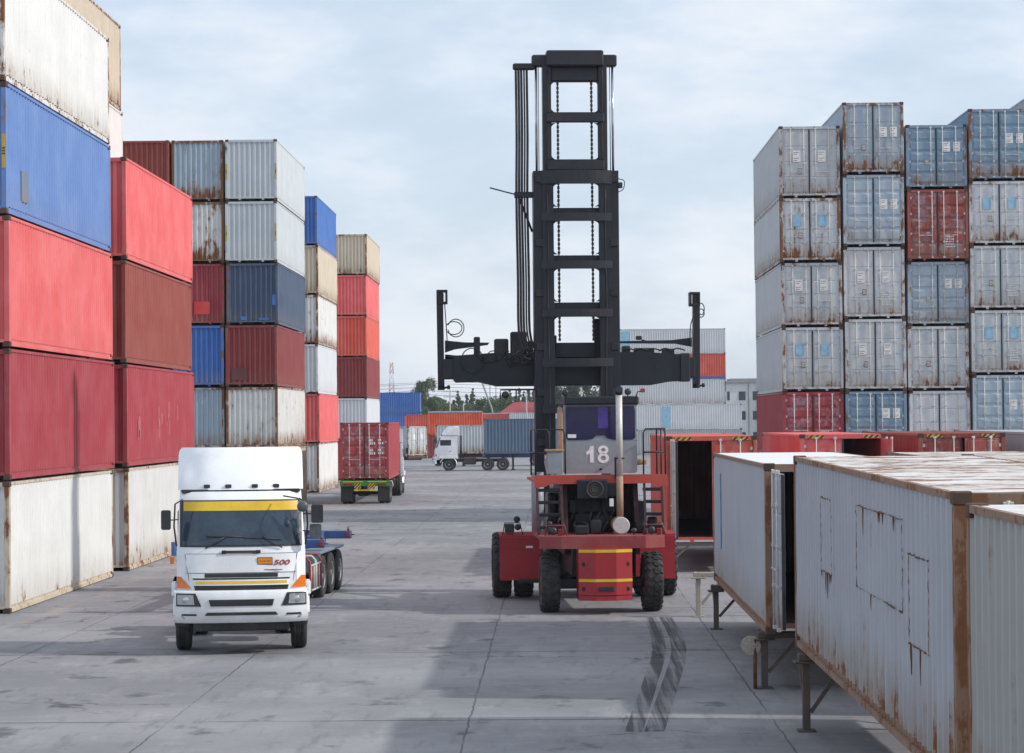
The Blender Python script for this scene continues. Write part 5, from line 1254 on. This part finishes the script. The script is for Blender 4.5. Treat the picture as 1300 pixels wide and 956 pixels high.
# white building on the right
by_ = 325; r = root('apartment_building', (X(918,by_), by_, 0), 0, 'white three-storey building left of the big right stack', 'building')
b = MB(); b.box(0, 11, 0, 9, 0, 9.0); b.build('wall', M['bwhite'], r)
b = MB(); b.bbox(-.3, 11.3, -.3, 9.3, 9.0, 9.2, .02); b.box(1,10,1,8,9.2,9.6); b.build('roof', M['bgrey'], r)
for x in (.5, 2.1, 4.0, 4.9, 6.6):
    for z in (1.0, 3.9, 6.6):
        b = MB(); b.box(x, x+(.9 if x > 1 else .35), -.05, .0, z, z+1.2); f_ = b.build('window', M['wpane'], r)
b = MB(); b.box(3.35,3.5,-.12,0,.2,8.9); b.build('drain_pipe', M['bgrey'], r)
b = MB(); b.box(4.7,10.9,-.5,-.4,5.0,8.6); b.build('green_screen', M['net_green'], r)
b = MB(); b.box(4.7,10.9,-.5,-.4,1.8,4.95); b.build('blue_screen', M['net_blue'], r)
# lattice tower
r = root('radio_tower', (X(497,900), 900, 0), 0, 'red and white lattice tower on the skyline', 'tower')
hT = 26.5
for k in range(6):
    z0_, z1_ = hT*k/6, hT*(k+1)/6; b = MB()
    for sx in (-1, 1):
        for sy in (-1, 1):
            w0, w1 = 1.4-.9*k/6, 1.4-.9*(k+1)/6
            b.tube([(sx*w0,sy*w0,z0_),(sx*w1,sy*w1,z1_)], .09, 4)
    for q in range(2):
        za = z0_+(z1_-z0_)*q/2; zb_ = z0_+(z1_-z0_)*(q+1)/2; w_ = 1.4-.9*(za/hT); v_ = 1.4-.9*(zb_/hT)
        for a, c in (((-w_,-w_,za),(v_,-v_,zb_)),((w_,-w_,za),(-v_,-v_,zb_)),((-w_,w_,za),(v_,v_,zb_))): b.tube([a,c], .06, 4)
    b.build('lattice_section', M['tred' if k % 2 else 'twhite'], r)
# power poles with wires
def pole(px, y, H, label, arms=2):
    r = root('power_pole', (X(px,y), y, 0), 0, label, 'power pole', 'power poles beyond the yard')
    b = MB(); b.tube([(0,0,0),(0,0,H)], [.16,.09], 8); b.build('pole', M['pole'], r)
    for k in range(arms):
        b = MB(); b.box(-1.1,1.1,-.06,.06,H-.9-k*.9,H-.78-k*.9)
        for x in (-1,-.5,.5,1): b.tube([(x,0,H-.78-k*.9),(x,0,H-.55-k*.9)], .05, 6)
        b.build('cross_arm', M['pole'], r)
    return r
pole(571, 400, 9.9, 'power pole with cross arms between the far trees'); pole(622, 430, 11.6, 'tall power pole behind the bushy tree', 1); pole(629.5, 470, 12.6, 'power pole just left of the lamp bracket', 1)
pole(668, 330, 8.0, 'pale post in front of the red roof', 0); pole(588, 360, 6.6, 'short pale post among the trees', 0); pole(738, 300, 8.2, 'white post seen through the mast window', 0)
for i, (z, y) in enumerate(((9.3,400),(8.6,400),(11.0,430),(12.0,470),(10.4,430))):
    b = MB(); pts = []
    for k in range(41):
        x = -60+150*k/40; t = (k % 10)/10; pts.append((x, y, z-1.2*4*t*(1-t)*.5))
    b.tube(pts, .03, 4); tag(b.build('power_line', M['wire']), ['highest near','lower near','high far','highest far','middle far'][i]+' power cable strung between the poles', 'cable', 'power cables beyond the yard')
# leaning crane jib
r = root('crane_jib', (X(634,345), 345, 0), 0, 'grey crane jib leaning over the far trees', 'crane')
b = MB(); b.tube([(0,0,0),(-1.2,0,6.0),(-3.3,0,11.8)], .13, 8); b.build('jib', M['bgrey'], r)
b = MB(); b.bbox(-.8,.8,-.8,.8,0,1.2,.05); b.build('base', M['chassis'], r)

# ------------------------------------------------------------------ air
b = MB(); b.box(-260, 260, -20, 960, -1.0, 32)
m = bpy.data.materials.new('thin_haze'); m.use_nodes = True; nt = m.node_tree; nt.nodes.clear()
o_ = nt.nodes.new('ShaderNodeOutputMaterial'); v_ = nt.nodes.new('ShaderNodeVolumePrincipled'); v_.inputs['Color'].default_value = (.86,.91,1,1); v_.inputs['Density'].default_value = .00018; v_.inputs['Anisotropy'].default_value = .2
nt.links.new(v_.outputs[0], o_.inputs['Volume'])
tag(b.build('haze', m), 'thin pale haze over the far end of the yard', 'haze', kind='stuff')
